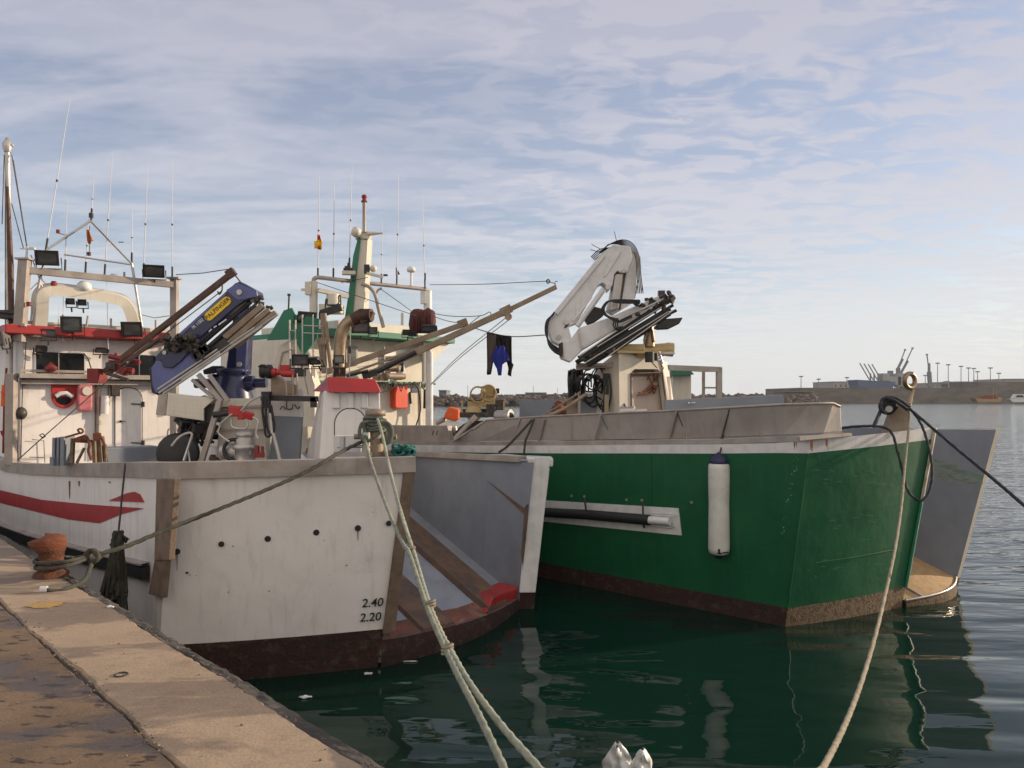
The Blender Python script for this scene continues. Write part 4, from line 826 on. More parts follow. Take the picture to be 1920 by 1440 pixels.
# trawl boards and gallows frame by the wheelhouse door
mb = MB()
for i, (x, w) in enumerate(((110, 5), (118, 4), (126, 7))): mb.bar(at(x, 872, 11.3), at(x + 1, 820 - i, 11.3), w / 1450 * 11, .28, up=(0, 1, 0))
mb.bar(at(104, 872, 11.2), at(104, 856, 11.2), .05, .2, up=(0, 1, 0)); mb.build('stacked_boards', M['grey'], wb)
mb = MB(); mb.bar(at(135, 868, 11.2), at(137, 822, 11.2), .045, .05); mb.bar(at(178, 868, 11.2), at(176, 826, 11.2), .045, .05); mb.bar(at(137, 826, 11.2), at(176, 828, 11.2), .05, .05)
mb.bar(at(190, 866, 11.3), at(186, 818, 11.3), .09, .12); mb.bar(at(199, 866, 11.3), at(197, 834, 11.3), .03, .05); mb.bar(at(144, 868, 11.2), at(158, 840, 11.2), .03, .03); mb.build('gallows_frame', M['ochre'], wb)
mb = MB(); mb.bar(at(140, 826, 11.1), at(162, 818, 11.1), .06, .06); mb.tube([at(122, 820, 11.1), at(150, 812, 11.1)], .016, 6); mb.tube(spline([at(x, y, 11.1) for x, y in ((150, 812), (146, 806), (152, 804), (156, 809), (151, 813)) ], 4), .014, 6)
mb.tube(spline([at(x, y, 11.1) for x, y in ((162, 818), (168, 832), (166, 846), (172, 862))], 4), .02, 6); mb.tube(spline([at(x, y, 11.1) for x, y in ((178, 826), (183, 812), (191, 822), (197, 836))], 4), .018, 6); mb.cbox(at(182, 818, 11.1), .1, .08, .09, .4); mb.build('chain_and_block', M['rust'], wb)
mb = MB(); mb.box(at(188, 872, 13.3), t * .95, q * .4, Vector((0, 0, .29))); mb.build('hatch_box', M['grey'], wb, bevel=.02)
# ---- engine casing with red roof, exhaust, arm
PL_ = at(628, 745, 12.6); PF = Plane(PL_, (.12, -1, 0)); 
ca = MB(); ca.add([PF(608, 733), PF(712, 735), PF(716, 872), PF(598, 872), PF(569, 730) + Vector((-.0, 1.1, 0)), PF(545, 872) + Vector((-.05, 1.1, 0)), PF(712, 735) + Vector((-.3, 1.3, 0)), PF(716, 872) + Vector((-.3, 1.3, 0))], [(0, 1, 2, 3), (0, 3, 5, 4), (1, 6, 7, 2), (4, 6, 1, 0), (4, 5, 7, 6)]); ca.build('engine_casing', M['white'], wb, bevel=.02)
rf = MB(); rf.add([PF(586, 706) + Vector((.02, .9, 0)), PF(614, 707, .0) , PF(703, 711), PF(700, 709) + Vector((-.26, 1.2, 0)), PF(560, 733, .03) + Vector((-.02, .95, 0)), PF(618, 735, .18), PF(714, 736, .18), PF(722, 733) + Vector((-.26, 1.3, 0))], [(0, 1, 2, 3), (0, 4, 5, 1), (1, 5, 6, 2), (2, 6, 7, 3), (3, 7, 4, 0), (7, 6, 5, 4)]); rf.build('casing_roof', M['red'], wb, bevel=.01)
mb = MB()
for x in (630, 657, 683): panel(mb, PF, [(x - 5, 737), (x + 6, 737), (x + 6, 763), (x - 5, 763)], .05, .05); panel(mb, PF, [(x - 7, 763), (x + 8, 763), (x + 8, 765), (x - 7, 765)], .065, .065)
mb.build('vent_cover', M['whited'], wb, bevel=.005)
mb = MB(); arch = [(628, 872), (628, 800)] + [(657 + 29 * math.cos(R(a)), 796 - 30 * math.sin(R(a)) * 1.0) for a in range(180, -1, -15)] + [(686, 800), (686, 872)]
g_ = MB(); panel(g_, PF, [(657 + (x - 657) * 1.06, 830 + (y - 830) * 1.03) for x, y in arch], .012, .012); g_.build('door_gasket', M['oily'], wb)
panel(mb, PF, arch, .03, .03); mb.build('casing_door', M['white'], wb, bevel=.01)
mb = MB(); P_ = spline([at(636, 708, 13.2), at(636, 680, 13.2), at(638, 640, 13.2), at(643, 618, 13.2), at(655, 603, 13.2), at(672, 596, 13.2)], 5); mb.tube(P_, .105, 16, mi=0)
ex = mb.build('exhaust_pipe', M['pipe'], wb)
mb = MB(); mb.tube([at(661, 600, 13.2), at(678, 592, 13.2), at(697, 591, 13.15)], [.108, .125, .11], 16); mb.prism([at(672, 584, 13.1), at(699, 584, 13.1), at(694, 600, 13.1), at(676, 606, 13.1)], (0, .24, 0)); mb.build('exhaust_tip', M['soot'], ex)
mb = MB(); mb.tube([at(636, 706, 13.2), at(636, 690, 13.2)], .112, 16); mb.build('exhaust_collar', M['soot'], ex)
mb = MB(); mb.bar(at(490, 746, 12.9), at(596, 748, 12.9), .09, .09); mb.bar(at(588, 745, 12.9), at(588, 764, 12.9), .09, .09); mb.cbox(at(500, 742, 12.9), .14, .14, .14); mb.build('hauler_beam', M['dark'], wb)
mb = MB(); mb.lathe(at(488, 696, 12.9), [(.06, 0), (.11, .01), (.12, .07), (.10, .10), (.12, .12), (.12, .18), (.08, .20)], 18, axis=(1, 0, -.05)); mb.tube(spline([at(x, y, 12.8) for x, y in ((484, 688), (492, 684), (505, 690))], 4), .012, 6); mb.build('hauler_drum', M['black'], wb)
mb = MB(); mb.cbox(at(563, 699, 12.9), .16, .14, .12); mb.build('hauler_gearbox', M['black'], wb, bevel=.01)
mb = MB(); mb.tube([at(505, 698, 12.9), at(518, 698, 12.9)], .07, 12); mb.tube([at(518, 698, 12.9), at(528, 698, 12.9)], .05, 12); mb.tube([at(528, 700, 12.9), at(556, 701, 12.9)], .062, 12); mb.cbox(at(535, 690, 12.95), .16, .1, .10); mb.build('hauler_motor', M['red'], wb)
mb = MB(); PX = YP(12.95); mb.prism([PX(508, 700), PX(530, 715), PX(548, 722), PX(548, 740), PX(508, 742)], (0, .3, 0)); mb.build('hauler_bracket', M['boom'], wb)
mb = MB()
for P_ in ([(528, 706), (536, 716), (538, 742)], [(549, 702), (550, 742)], [(557, 700), (558, 742)]): mb.tube([at(x, y, 12.8) for x, y in P_], .012, 6)
mb.build('hauler_strut', M['steel'], wb)
rnd = random.Random(9); mb = MB()
for P_ in ([(496, 745), (500, 790), (504, 812), (512, 815), (514, 795), (508, 760)], [(500, 745), (498, 780), (497, 812), (505, 818), (510, 800)], [(502, 742), (506, 770), (509, 790)], [(494, 742), (492, 770), (496, 800)]): hose(mb, [at(x, y, 12.7) for x, y in P_], .02)
mb.cbox(at(499, 750, 12.75), .12, .12, .26); mb.build('hose_bundle', M['black'], wb)
mb = MB(); mb.tube([at(506, 775, 12.7), at(510, 812, 12.7)], .03, 8); mb.tube([at(512, 812, 12.7), at(526, 868, 12.7)], .035, 8); mb.build('guide_rod', M['alu'], wb)
mb = MB(); PX = YP(13.3); mb.prism([PX(512, 780), PX(566, 782), PX(560, 872), PX(505, 872)], (0, .1, 0)); mb.build('inner_bulwark', M['grey'], wb)
mb = MB(); PX = YP(13.4); mb.prism([PX(480, 728), PX(566, 730), PX(568, 781), PX(482, 781)], (0, .1, 0)); mb.build('deck_locker', M['white'], wb)
mb = MB()
for P_ in ([(525, 768), (530, 762), (536, 768)], [(538, 750), (538, 766), (548, 766), (549, 758)], [(552, 758), (558, 766), (562, 762)]): mb.tube(spline([at(x, y, 13.35) for x, y in P_], 4), .01, 5)
mb.build('coat_hook', M['dark'], wb)
for (c, w, h, yaw, pt) in (((562, 673), .27, .19, .35, .3), ((592, 674), .22, .13, -.5, .6), ((636, 674), .17, .14, .1, 0)): floodlight(wb, at(*c, 12.9), w, h, yaw, pt)
mb = MB()
for x in (565, 584, 590, 600, 612, 624): mb.tube([at(x, 708, 13), at(x, 686, 13)], .008, 5)
mb.tube([at(572, 692, 13), at(620, 690, 13)], .008, 5); mb.tube([at(655, 712, 12.9), at(657, 612, 12.9)], .009, 5); mb.tube([at(566, 680, 12.9), at(578, 740, 12.9)], .012, 6); mb.build('casing_railing', M['steel'], wb)
mb = MB(); mb.cbox(at(656, 656, 12.9), .05, .05, .12); mb.cbox(at(632, 683, 12.95), .08, .05, .05); mb.build('junction_box', M['dark'], wb)

# ================================================================ GREEN BOAT
B0 = Vector((3.95, 11.08, 0)); q2 = Vector((-.743, .669, 0)).normalized(); t2 = Vector((q2.y, -q2.x, 0))
def G(u, v, z=0.0): p = B0 + t2 * u + q2 * v; return Vector((p.x, p.y, z))
gb = root('fishing_boat', G(3.2, 7, WATER), 'green hulled trawler with grey steel bulwark and white knuckle crane, moored beyond the white boat', 'fishing boat')
GV = [0, .4, 1.2, 2.4, 4, 6, 8, 10.5, 13, 15.5, 18, 20]
def zb2(v): return interp(v, [-2, 0, 1.2, 5, 8.5, 12, 20], [1.10, .97, .885, .70, .575, .55, 1.5])      # top of white band
def sideG(v, side=0):
    bow = max(0, (v - 12) / 8); u = 3.25 * bow ** 1.9; zt = zb2(v); rk = lambda z: -.34 * (z + 1.42) / 2.3 * max(0, 1 - v / 1.6)
    U = (lambda z: u - .05 * (z + 1.4)) if side == 0 else (lambda z: 6.6 - u)
    return [G(U(z), v + rk(z), z) for z in (zt, zt - .14, zt * .4 - .5, -1.42, WATER - .02, -2.6)]
g0 = sideG(0)
Sb = at(1698, 1098, 12.15); St = at(1752, 800, 12.0)
def colE(top, bot, zs):
    o = []
    for z in zs: k = (z - bot.z) / (top.z - bot.z); v = bot.lerp(top, k); o.append(Vector((v.x, v.y, z)))
    return o
gE = colE(St, Sb, (1.14, .95, .0, -1.37, WATER - .02, -2.6))
g0[0].z = 1.0; g0[1].z = .82
Kb = at(1793, 1082, 13.25); Kt = at(1868, 803, 12.9)
gK = colE(Kt, Kb, (1.09, .9, .0, -1.5, WATER - .02, -2.6))
for c in (gE, gK): c[5] = c[4] + q2 * 1.2 - Vector((0, 0, .9))
hb = MB()
def put2(cols, mis, sm=False):
    for i in range(5): hb.grid([[c[i] for c in cols], [c[i + 1] for c in cols]], sm, mis[i])
port2 = [sideG(v) for v in reversed(GV)]; port2[-1] = g0
tr2 = [[a.lerp(b, f) for a, b in zip(g0, gE)] for f in (0, .15, .3, .5, .7, .85, 1)]
nb2 = Vector((.46, -.89, 0))
for i, f in enumerate((0, .15, .3, .5, .7, .85, 1)):
    for p in tr2[i]: p += nb2 * .07 * math.sin(math.pi * f)
put2(port2, [0, 1, 1, 2, 2], True); put2(tr2, [0, 1, 1, 3, 3], True)
gKo = [p + Vector((.10, .05, 0)) for p in gK]
put2([gK, gKo], [4, 4, 4, 3, 3]); put2([gKo] + [sideG(v, 1) for v in GV[3:]], [0, 1, 1, 2, 2])
ctl2 = [gE[3].lerp(gK[3], f) - q2 * .22 * math.sin(math.pi * f) for f in [i / 8 for i in range(9)]]
for i, p in enumerate(ctl2): p.z = lerp(-1.60, -1.49, i / 8)
hb.grid([ctl2, [Vector((p.x, p.y, WATER - .1)) - q2 * .03 for p in ctl2], [p + q2 * .9 - Vector((0, 0, .9)) for p in ctl2]], True, 3)
hb.build('hull', [M['whited'], M['green'], M['boot'], M['weed'], M['cream']], gb)
def rp2(f, k):
    i = f * 8; a = ctl2[int(min(7, i))].lerp(ctl2[int(min(7, i)) + 1], i - int(min(7, i))); p = a + q2 * 5 * k; p.z = lerp(a.z, .6, k); return p
mb = MB(); mb.grid([[rp2(f / 8, k / 5) for f in range(9)] for k in range(6)], True); mb.build('stern_ramp', M['barn'], gb)
mb = MB(); mb.tube([p + Vector((0, 0, .012)) for p in ctl2], .022, 8); mb.tube([rp2(.18, 0) + Vector((0, 0, .02)), rp2(.18, .3) + Vector((0, 0, .02))], .018, 6); mb.build('ramp_lip', M['alu'], gb)
mb = MB(); mb.grid([[rp2(f, k) + Vector((0, 0, .015)) for f in (.05, .5, .98)] for k in (.22, .34, .5)]); mb.build('worn_sill', M['redpatch'], gb)
mb = MB(); wK = -t2 * .015
for zt_, zb_ in ((1.06, None),):
    rows = []
    for k in (.0, .3, .6, 1):
        pt = Kt + q2 * 5 * k + wK; pb = Kb + q2 * 5 * k + wK; rows.append([Vector((pt.x, pt.y, lerp(1.06, .95, k))), Vector((pb.x, pb.y, lerp(-1.56, .55, k)))])
    mb.grid(rows)
mb.build('ramp_well_wall', M['grey'], gb)
PK = Plane(Kt - t2 * .025, -t2)
mb = MB(); panel(mb, PK, [(1752, 860), (1790, 868), (1800, 880), (1844, 890), (1842, 908), (1790, 905), (1745, 898)], .012, .006); mb.build('scraped_patch', pmat('scraped_grey', (.22, .245, .23), .6, col2=(.10, .18, .13), amt=.9, scale=7, damt=.4, stretch=(1, 1, 3)), gb)
mb = MB(); gm = gE[0].lerp(gE[3], .45); mb.prism([gE[0] - Vector((0, 0, .01)), gE[0] - t2 * .05 - Vector((0, 0, .01)), gm - t2 * .05, gm], -q2 * .04); mb.build('stern_edge_plate', pmat('chipped_cream_edge', (.58, .54, .44), .6, col2=(.30, .25, .15), amt=.9, scale=6, damt=.6, dirt=(.05, .12, .07)), gb)
mb = MB(); mb.prism([gm, gm - t2 * .05, gE[3] - t2 * .05, gE[3]], -q2 * .038); mb.build('stern_edge_plate', M['greenv'], gb)
mb = MB(); rows = [[Vector((p.x, p.y, z)) for z, p in ((1.1, St + q2 * 5 * k + t2 * .03), (lerp(-1.4, .5, k), Sb + q2 * 5 * k + t2 * .03))] for k in (.01, .5, 1)]; mb.grid(rows); mb.build('ramp_well_wall', M['grey'], gb)
mb = MB(); mb.prism([G(.1, .1, .35), G(2.2, -.6, .35), G(2.3, 4.6, .35), G(6.4, 4.6, .35), G(6.4, 13, .3), G(3.2, 18, .3), G(.15, 12, .3)], Vector((0, 0, .05))); mb.build('deck', M['grey'], gb)
# ledge under the bulwark
mb = MB(); L_ = [(at(1575, 818, 10.95) + nb2 * .05), g0[0] + nb2 * .04 - t2 * .03] + [G(-.09, v, zb2(v)) for v in GV[1:9]]
rows = [[p, p + Vector((0, 0, .07)), p + Vector((0, 0, .07)) + (t2 * .35 if i > 0 else t2 * .1 + Vector((-.1, .25, 0))), p + (t2 * .35 if i else t2 * .1 + Vector((-.1, .25, 0)))] for i, p in enumerate(L_)]
mb.grid(rows, close=True); mb.add(rows[0], [(0, 1, 2, 3)]); mb.build('bulwark_ledge', M['steel'], gb)
mb = MB(); panel(mb, Plane(at(1590, 822, 11.0) + nb2 * .03, nb2), [(1500, 819), (1597, 812), (1598, 817), (1500, 826)], .0, .06); mb.build('ledge_end', M['steel'], gb)
# stainless bulwark (leans outboard)
bot = [(1577, 812, 11.20), (1545, 815, 11.05), (1510, 817, 10.98), (1470, 818, 11.15), (1300, 824, 12.17), (1100, 828, 13.6), (1000, 829, 14.35), (900, 830, 15.1), (845, 831, 15.6)]
top = [(1575, 762, 11.20), (1562, 756, 11.02), (1520, 757, 10.90), (1470, 758, 11.05), (1300, 768, 12.07), (1100, 777, 13.5), (1000, 782, 14.25), (912, 788, 15.0), (888, 806, 15.2)]
def ext2(L):
    out = []
    for i in range(len(L) - 1):
        out += [tuple(lerp(L[i][j], L[i + 1][j], k / 3) for j in range(3)) for k in range(3)]
    return out + [L[-1]]
bo = [at(*p) + Vector((0, 0, .03)) for p in bot]; to = [at(*p) for p in top]
inn = Vector((.03, .05, 0))
mb = MB(); mb.grid([to, bo], False); mb.grid([[p + inn for p in to], [p + inn for p in bo]], False); mb.grid([to, [p + inn for p in to]]); mb.grid([[to[0], to[0] + inn], [bo[0], bo[0] + inn]]); mb.build('steel_bulwark', M['stain'], gb)
PBk = Plane(bo[4], (to[4] - bo[4]).cross(bo[6] - bo[4]));
if PBk.n.y > 0: PBk.n = -PBk.n
mb = MB()
for xt, xb in ((1126, 1113), (1268, 1254), (1434, 1425)): mb.bar(PBk(xt, interp(xt, [1000, 1300, 1520], [783, 769, 758]), .02), PBk(xb, 825, .02), .018, .05)
for xt, xb in ((1069, 1071), (1284, 1288)): mb.bar(PBk(xt, interp(xt, [1000, 1300, 1520], [783, 769, 758]), .004), PBk(xb, 825, .004), .02, .012)
for xt, xb in ((1020, 1010), (975, 960)): mb.bar(PBk(xt, 785, .02), PBk(xb, 828, .02), .018, .05)
mb.build('bulwark_rib', M['steel'], gb)
mb = MB()
for a, b in (((1368, 767), (1352, 824)),): mb.tube([PBk(*a, .02), PBk(*b, .05)], .012, 6)
for a, b in (((1268, 769), (1280, 800)), ((1126, 778), (1140, 806)), ((1368, 768), (1382, 800)), ((1434, 765), (1444, 790))): mb.tube([PBk(*a, .006), PBk(*b, .006)], .006, 5)
mb.build('lashing', M['ropeD'], gb)
mb = MB(); mb.tube([p + Vector((0, 0, .0)) for p in to], .018, 8); mb.build('bulwark_top_rail', M['steel'], gb)
# plain midship bulwark
PMb = Plane(G(.0, 8.6, 0), -t2)
mb = MB(); panel(mb, PMb, [(700, 797), (838, 798), (845, 829), (700, 829)], 0, .12); mb.build('midship_bulwark', M['steel'], gb, bevel=.01)
mb = MB()
for x in (812, 819): text_on('bulwark_mark', '/', PMb(x, 812, .004), (PMb(830, 812) - PMb(800, 812)), (0, 0, 1), .10, M['ink'], gb)
mb = MB(); PD = Plane(G(.2, 6.5, 0), -t2); panel(mb, PD, [(838, 829), (888, 829), (912, 790), (880, 788), (862, 800)], 0, .1); mb.build('net_pile_cover', M['black'], gb)
mb = MB(); mb.tube([at(892, 780, 15.5), at(852, 824, 15.4)], .05, 8); mb.tube([at(905, 792, 15.3), at(848, 828, 15.3)], .02, 8); mb.build('warp_guide', M['steel'], gb)
# inner bulwarks on the far side
mb = MB(); mb.box(at(974, 785, 18.6), Vector((1.9, -.1, 0)), Vector((0, .1, 0)), Vector((0, 0, .46))); mb.build('far_bulwark', M['grey'], gb)
mb = MB(); PFb = Plane(at(1245, 765, 13.6), (-.05, -1, 0)); panel(mb, PFb, [(1246, 750), (1469, 740), (1470, 772), (1246, 776)], 0, .12); fbk = mb.build('far_bulwark', M['grey'], gb, bevel=.01)
mb = MB(); mb.ball(PFb(1292, 756, .02), .02); mb.cbox(PFb(1300, 755, .02), .07, .02, .02); mb.build('cleat', M['whited'], fbk)
mb = MB(); PZ = Plane(at(1230, 790, 15.6), (0, -1, 0)); panel(mb, PZ, [(1086, 745), (1130, 745), (1130, 782), (1086, 782)], 0, .1); mb.build('inner_panel', M['grey'], gb)
# rust runs at the ledge
mb = MB(); PR = Plane(tr2[1][0], nb2)
rnd = random.Random(3)
for x, y0, y1, w in ((1492, 829, 845, 3), (1522, 826, 848, 3), (1550, 823, 842, 2.2)):
    for k in range(6):
        xx = x + rnd.uniform(-w, w); ww = rnd.uniform(.3, .9); ye = lerp(y0, y1, rnd.uniform(.4, 1)); panel(mb, PR, [(xx - ww, y0), (xx + ww, y0), (xx + ww * .4, ye), (xx - ww * .3, ye)], .075 + .001 * k, .002)
mb.build('rust_run', M['rust'], gb)
# white painted recess panel with black pipe
PG = Plane(G(-.05, 1, -.6), -t2)
gn = (sideG(3)[1] - sideG(3)[3]).cross(sideG(1.5)[2] - sideG(4)[2]);
if gn.y > 0: gn = -gn
PG = Plane(sideG(2.4)[2].lerp(sideG(2.4)[3], .5), gn)
mb = MB(); panel(mb, PG, [(1000, 937), (1272, 953), (1278, 1004), (1000, 976)], .012, .012); wp = mb.build('side_panel', M['whited'], gb)
mb = MB(); mb.tube([PG(x, y, .10) for x, y in ((990, 959), (1100, 965), (1218, 975))], .085, 14); mb.build('spare_pipe', M['black'], gb)
mb = MB(); mb.tube([PG(1218, 975, .10), PG(1256, 978, .09)], .065, 12); mb.tube(spline([PG(x, y, .05) for x, y in ((1222, 962), (1262, 964), (1264, 968), (1230, 966))], 3), .008, 5); mb.tube(spline([PG(x, y, .05) for x, y in ((1222, 984), (1252, 990), (1264, 986))], 3), .01, 5); mb.build('pipe_end', M['whited'], gb)
mb = MB()
for a, b in (((1096, 933), (1099, 958)), ((1205, 940), (1206, 970)), ((1204, 972), (1208, 990))): mb.bar(PG(*a, .1), PG(*b, .15), .03, .02)
mb.build('pipe_strap', M['black'], gb)
mb = MB()
for x, y in ((1072, 930), (1096, 931), (1175, 937), (1204, 938), (1297, 942)): mb.disc(PG(x, y, .004), PG.n, .022, .012, 10)
mb.build('eye_stud', M['alu'], gb)
rnd = random.Random(21)
mb = MB()
for i in range(26):
    f = rnd.random(); x = lerp(1494, 1466, f) + rnd.gauss(0, 2.5); y = lerp(858, 1000, f); PT2 = Plane(g0[2], (-.1, -1, 0)); r = rnd.uniform(.002, .009)
    mb.disc(PT2(x, y, .03), (-.1, -1, 0), r, .004, 7)
mb.build('paint_chip', pmat('pale_paint_chip', (.20, .32, .26), .7), gb)
# eye-ring bitt
bb = at(1680, 806, 12.05)
mb = MB(); mb.add([bb + Vector(v) for v in ((-.20, -.12, -.1), (.19, -.12, -.1), (.19, .14, -.1), (-.20, .14, -.1))] + [at(1672, 752, 12.0), at(1703, 754, 12.0), at(1703, 754, 12.2), at(1672, 752, 12.2)], [(0, 1, 5, 4), (1, 2, 6, 5), (2, 3, 7, 6), (3, 0, 4, 7), (4, 5, 6, 7)])
bt = mb.build('stern_bitt', M['boom'], gb, bevel=.02)
mb = MB(); mb.lathe(at(1664, 762, 11.95), [(0, -.3), (.10, -.3), (.10, .0), (.13, .02), (.13, .10), (.03, .11), (0, .11)], 16, axis=(-.5, -1, 0)); mb.build('bitt_roller', M['dark'], bt)
mb = MB(); mb.disc(at(1667, 767, 11.8), (-.5, -1, 0), .05, .03); mb.build('roller_hub', M['alu'], bt)
ring = [at(1706, 714, 12.0) + Vector((.105 * math.cos(a), .05 * math.cos(a), .112 * math.sin(a))) for a in [2 * math.pi * k / 22 for k in range(22)]]; ring.append(ring[0].copy())
mb = MB(); mb.tube(ring, .036, 10, cap=False); mb.tube([at(1712, 730, 12.0), at(1708, 745, 12.0), at(1704, 768, 11.95)], [.022, .028, .03], 10); mb.cbox(at(1708, 700, 12), .05, .06, .05); mb.build('eye_ring', M['pipe'], bt)
# ---- wheelhouse
p0 = at(600, 745, 18.9); PWG = Plane(Vector((p0.x, p0.y, 0)), -q2)
def GW(px, py, off=0.0): return PWG(px, py, off)
WLg, WRg = GW(576, 745), GW(806, 745); wg = (WRg - WLg).length
def WG(u, v, z): p = Vector((WLg.x, WLg.y, 0)) + t2 * u + q2 * v; return Vector((p.x, p.y, z))
zdeck = GW(700, 716).z; zro = GW(700, 637).z
mb = MB(); mb.box(WG(0, 0, .2), t2 * wg, q2 * 5, Vector((0, 0, zdeck - .2))); mb.box(WG(0, .06, zdeck), t2 * wg, q2 * 4.2, Vector((0, 0, zro - zdeck))); mb.build('wheelhouse', M['cream'], gb, bevel=.02)
mb = MB(); mb.box(WG(.2, -.55, zro), t2 * (wg + .25), q2 * 4.8, Vector((0, 0, .16))); mb.box(WG(-.15, -.20, zdeck - .06), t2 * (wg + .2), q2 * .3, Vector((0, 0, .06))); mb.build('roof_visor', M['greenv'], gb, bevel=.02)
mb = MB(); mb.box(WG(.8, -.1, zro + .16), t2 * (wg - .9), q2 * 3.6, Vector((0, 0, .26))); mb.build('roof_top', M['cream'], gb, bevel=.03)
mb = MB(); mb.prism([GW(802, 640, .4), GW(846, 640, .4), GW(812, 678, .4)], q2 * 1.8); mb.build('starboard_visor', M['cream'], gb)
P_ = YP(17.6); mb = MB(); mb.prism([P_(500, 638), P_(532, 582), P_(547, 577), P_(558, 600), P_(556, 632), P_(546, 636)], (0, .06, 0)); mb.prism([P_(553, 590), P_(600, 598), P_(596, 634), P_(570, 668), P_(552, 634)], (0, -.07, 0)); mb.build('port_visor', M['greenv'], gb)
P_ = YP(17.75); mb = MB(); mb.prism([P_(500, 722), P_(524, 648), P_(553, 633), P_(572, 668), P_(590, 722), P_(590, 800), P_(500, 800)], (0, .6, 0)); mb.build('port_wing', M['cream'], gb)
mb = MB(); frame_rect(mb, P_(517, 715, .02), P_(530, 660, .02), P_(550, 655, .02), P_(548, 715, .02), .03, .03); mb.build('wing_window_frame', M['steel'], gb)
mb = MB()
for x in (543, 554, 567, 587): mb.tube([at(x, 705, 17.3), at(x, 600 if x < 560 else 590, 17.3)], .018, 6)
for y in (620, 640, 655, 675, 690): mb.tube([at(543, y, 17.3), at(554, y, 17.3)], .014, 5)
for y in (610, 624): mb.tube([at(567, y, 17.3), at(605, y + 2, 17.3)], .014, 5)
mb.build('ladder', M['alu'], gb)
mb = MB(); mb.tube([at(541, 580, 17.6), at(542, 555, 17.6)], .02, 6); mb.cbox(at(542, 553, 17.6), .06, .06, .05); mb.build('vent_pole', M['dark'], gb)
for (x0, y0, x1, y1) in ((649, 648, 671, 682),):
    mb = MB(); panel(mb, PWG, rrect(x0, y0, x1, y1, 4, .05), .02, .02); f = mb.build('window', M['steel'], gb)
    mb = MB(); panel(mb, PWG, rrect(x0 + 3, y0 + 4, x1 - 3, y1 - 2, 3, .05), .026, .01); mb.build('pane', M['lens'], f)
mb = MB(); panel(mb, PWG, [(720, 658), (760, 655), (760, 700), (720, 700)], .02, .02); f = mb.build('window', M['alu'], gb)
mb = MB(); panel(mb, PWG, [(723, 668), (757, 665), (757, 697), (723, 697)], .026, .01); mb.build('pane', M['glass'], f)
mb = MB(); 
for y in (672, 681, 690): mb.tube([GW(670, y + 8, .45), GW(745, y - 6, .45)], .012, 5)
mb.tube([GW(720, 650, .45), GW(720, 700, .45)], .025, 6); mb.build('upper_railing', M['steel'], gb)
mb = MB(); mb.tube([GW(795, 640, .35), GW(795, 716, .35)], .06, 8); mb.tube([GW(786, 716, .2), GW(787, 800, .2)], .05, 8); mb.build('drain_pipe', M['cream'], gb)
mb = MB(); panel(mb, PWG, rrect(741, 722, 765, 766, 4, 0), .22, .22); ob_ = mb.build('raft_box', M['orangebox'], gb, bevel=.03)
mb = MB(); panel(mb, PWG, [(737, 718), (766, 720), (766, 724), (741, 723)], .24, .24); mb.bar(GW(768, 735, .1), GW(770, 757, .1), .06, .06); mb.build('box_strap', M['dark'], ob_)
mb = MB(); panel(mb, PWG, [(772, 728), (784, 728), (784, 736), (772, 736)], .02, .02); mb.build('blue_sign', M['bluesign'], gb)
rnd = random.Random(4); mb = MB()
mb.tube([GW(722, 705, .5), GW(758, 706, .5)], .08, 10); mb.tube([GW(728, 690, .5), GW(750, 688, .5)], .055, 10); mb.tube([GW(700, 710, .4), GW(722, 712, .4)], .04, 8); mb.ball(GW(745, 692, .5), .09, 10)
for i in range(10): mb.cbox(GW(rnd.uniform(700, 750), rnd.uniform(692, 712), .4), rnd.uniform(.06, .25), .1, rnd.uniform(.05, .12), rnd.random())
mb.build('deck_winch', M['boom'], gb)
mb = MB()
for i in range(9):
    x = lerp(706, 790, i / 8); mb.tube(spline([GW(x, 716, .3), GW(x + 4, 722 + rnd.uniform(0, 12), .3), GW(x + 9, 716, .3)], 4), .014, 5)
mb.tube(spline([GW(x, y, .3) for x, y in ((716, 716), (712, 735), (732, 730), (742, 722))], 5), .014, 5); mb.build('loose_cable', M['dark'], gb)
mb = MB(); mb.tube(spline([GW(x, y, .3) for x, y in ((776, 716), (785, 732), (788, 770), (780, 798))], 5), .02, 6); mb.tube([GW(801, 730, .3), GW(800, 766, .3)], .10, 8); mb.build('hanging_line', M['black'], gb)
# gantry of two white posts and pipe
mb = MB(); mb.tube([at(588, 600, 18.3), at(588, 528, 18.3)], .095, 16); mb.cbox(at(579, 541, 18.25), .14, .18, .30); mb.cbox(at(569, 543, 18.25), .10, .06, .05); mb.build('gantry_post', M['cream'], gb)
mb = MB(); mb.tube([at(802, 600, 20.2), at(802, 545, 20.2)], .11, 16); mb.cbox(at(794, 558, 20.1), .14, .18, .32); mb.tube([at(805, 660, 20), at(805, 798, 20)], .10, 14); mb.build('gantry_post', M['whited'], gb)
mb = MB(); mb.tube(spline([at(588, 532, 18.3), at(589, 523, 18.3), at(596, 520, 18.32)], 4) + [at(700, 532, 19.3)] + spline([at(795, 542, 20.1), at(802, 544, 20.2), at(804, 550, 20.2)], 4), .05, 10); mb.build('gantry_beam', M['steel'], gb)
mb = MB(); mb.tube(spline([at(x, y, 18.9) for x, y in ((678, 532), (692, 538), (703, 552), (710, 580), (719, 614))], 6), .045, 8); mb.tube(spline([at(x, y, 19.0) for x, y in ((716, 540), (708, 545), (703, 558))], 4), .03, 8); mb.build('gantry_brace', M['steel'], gb)
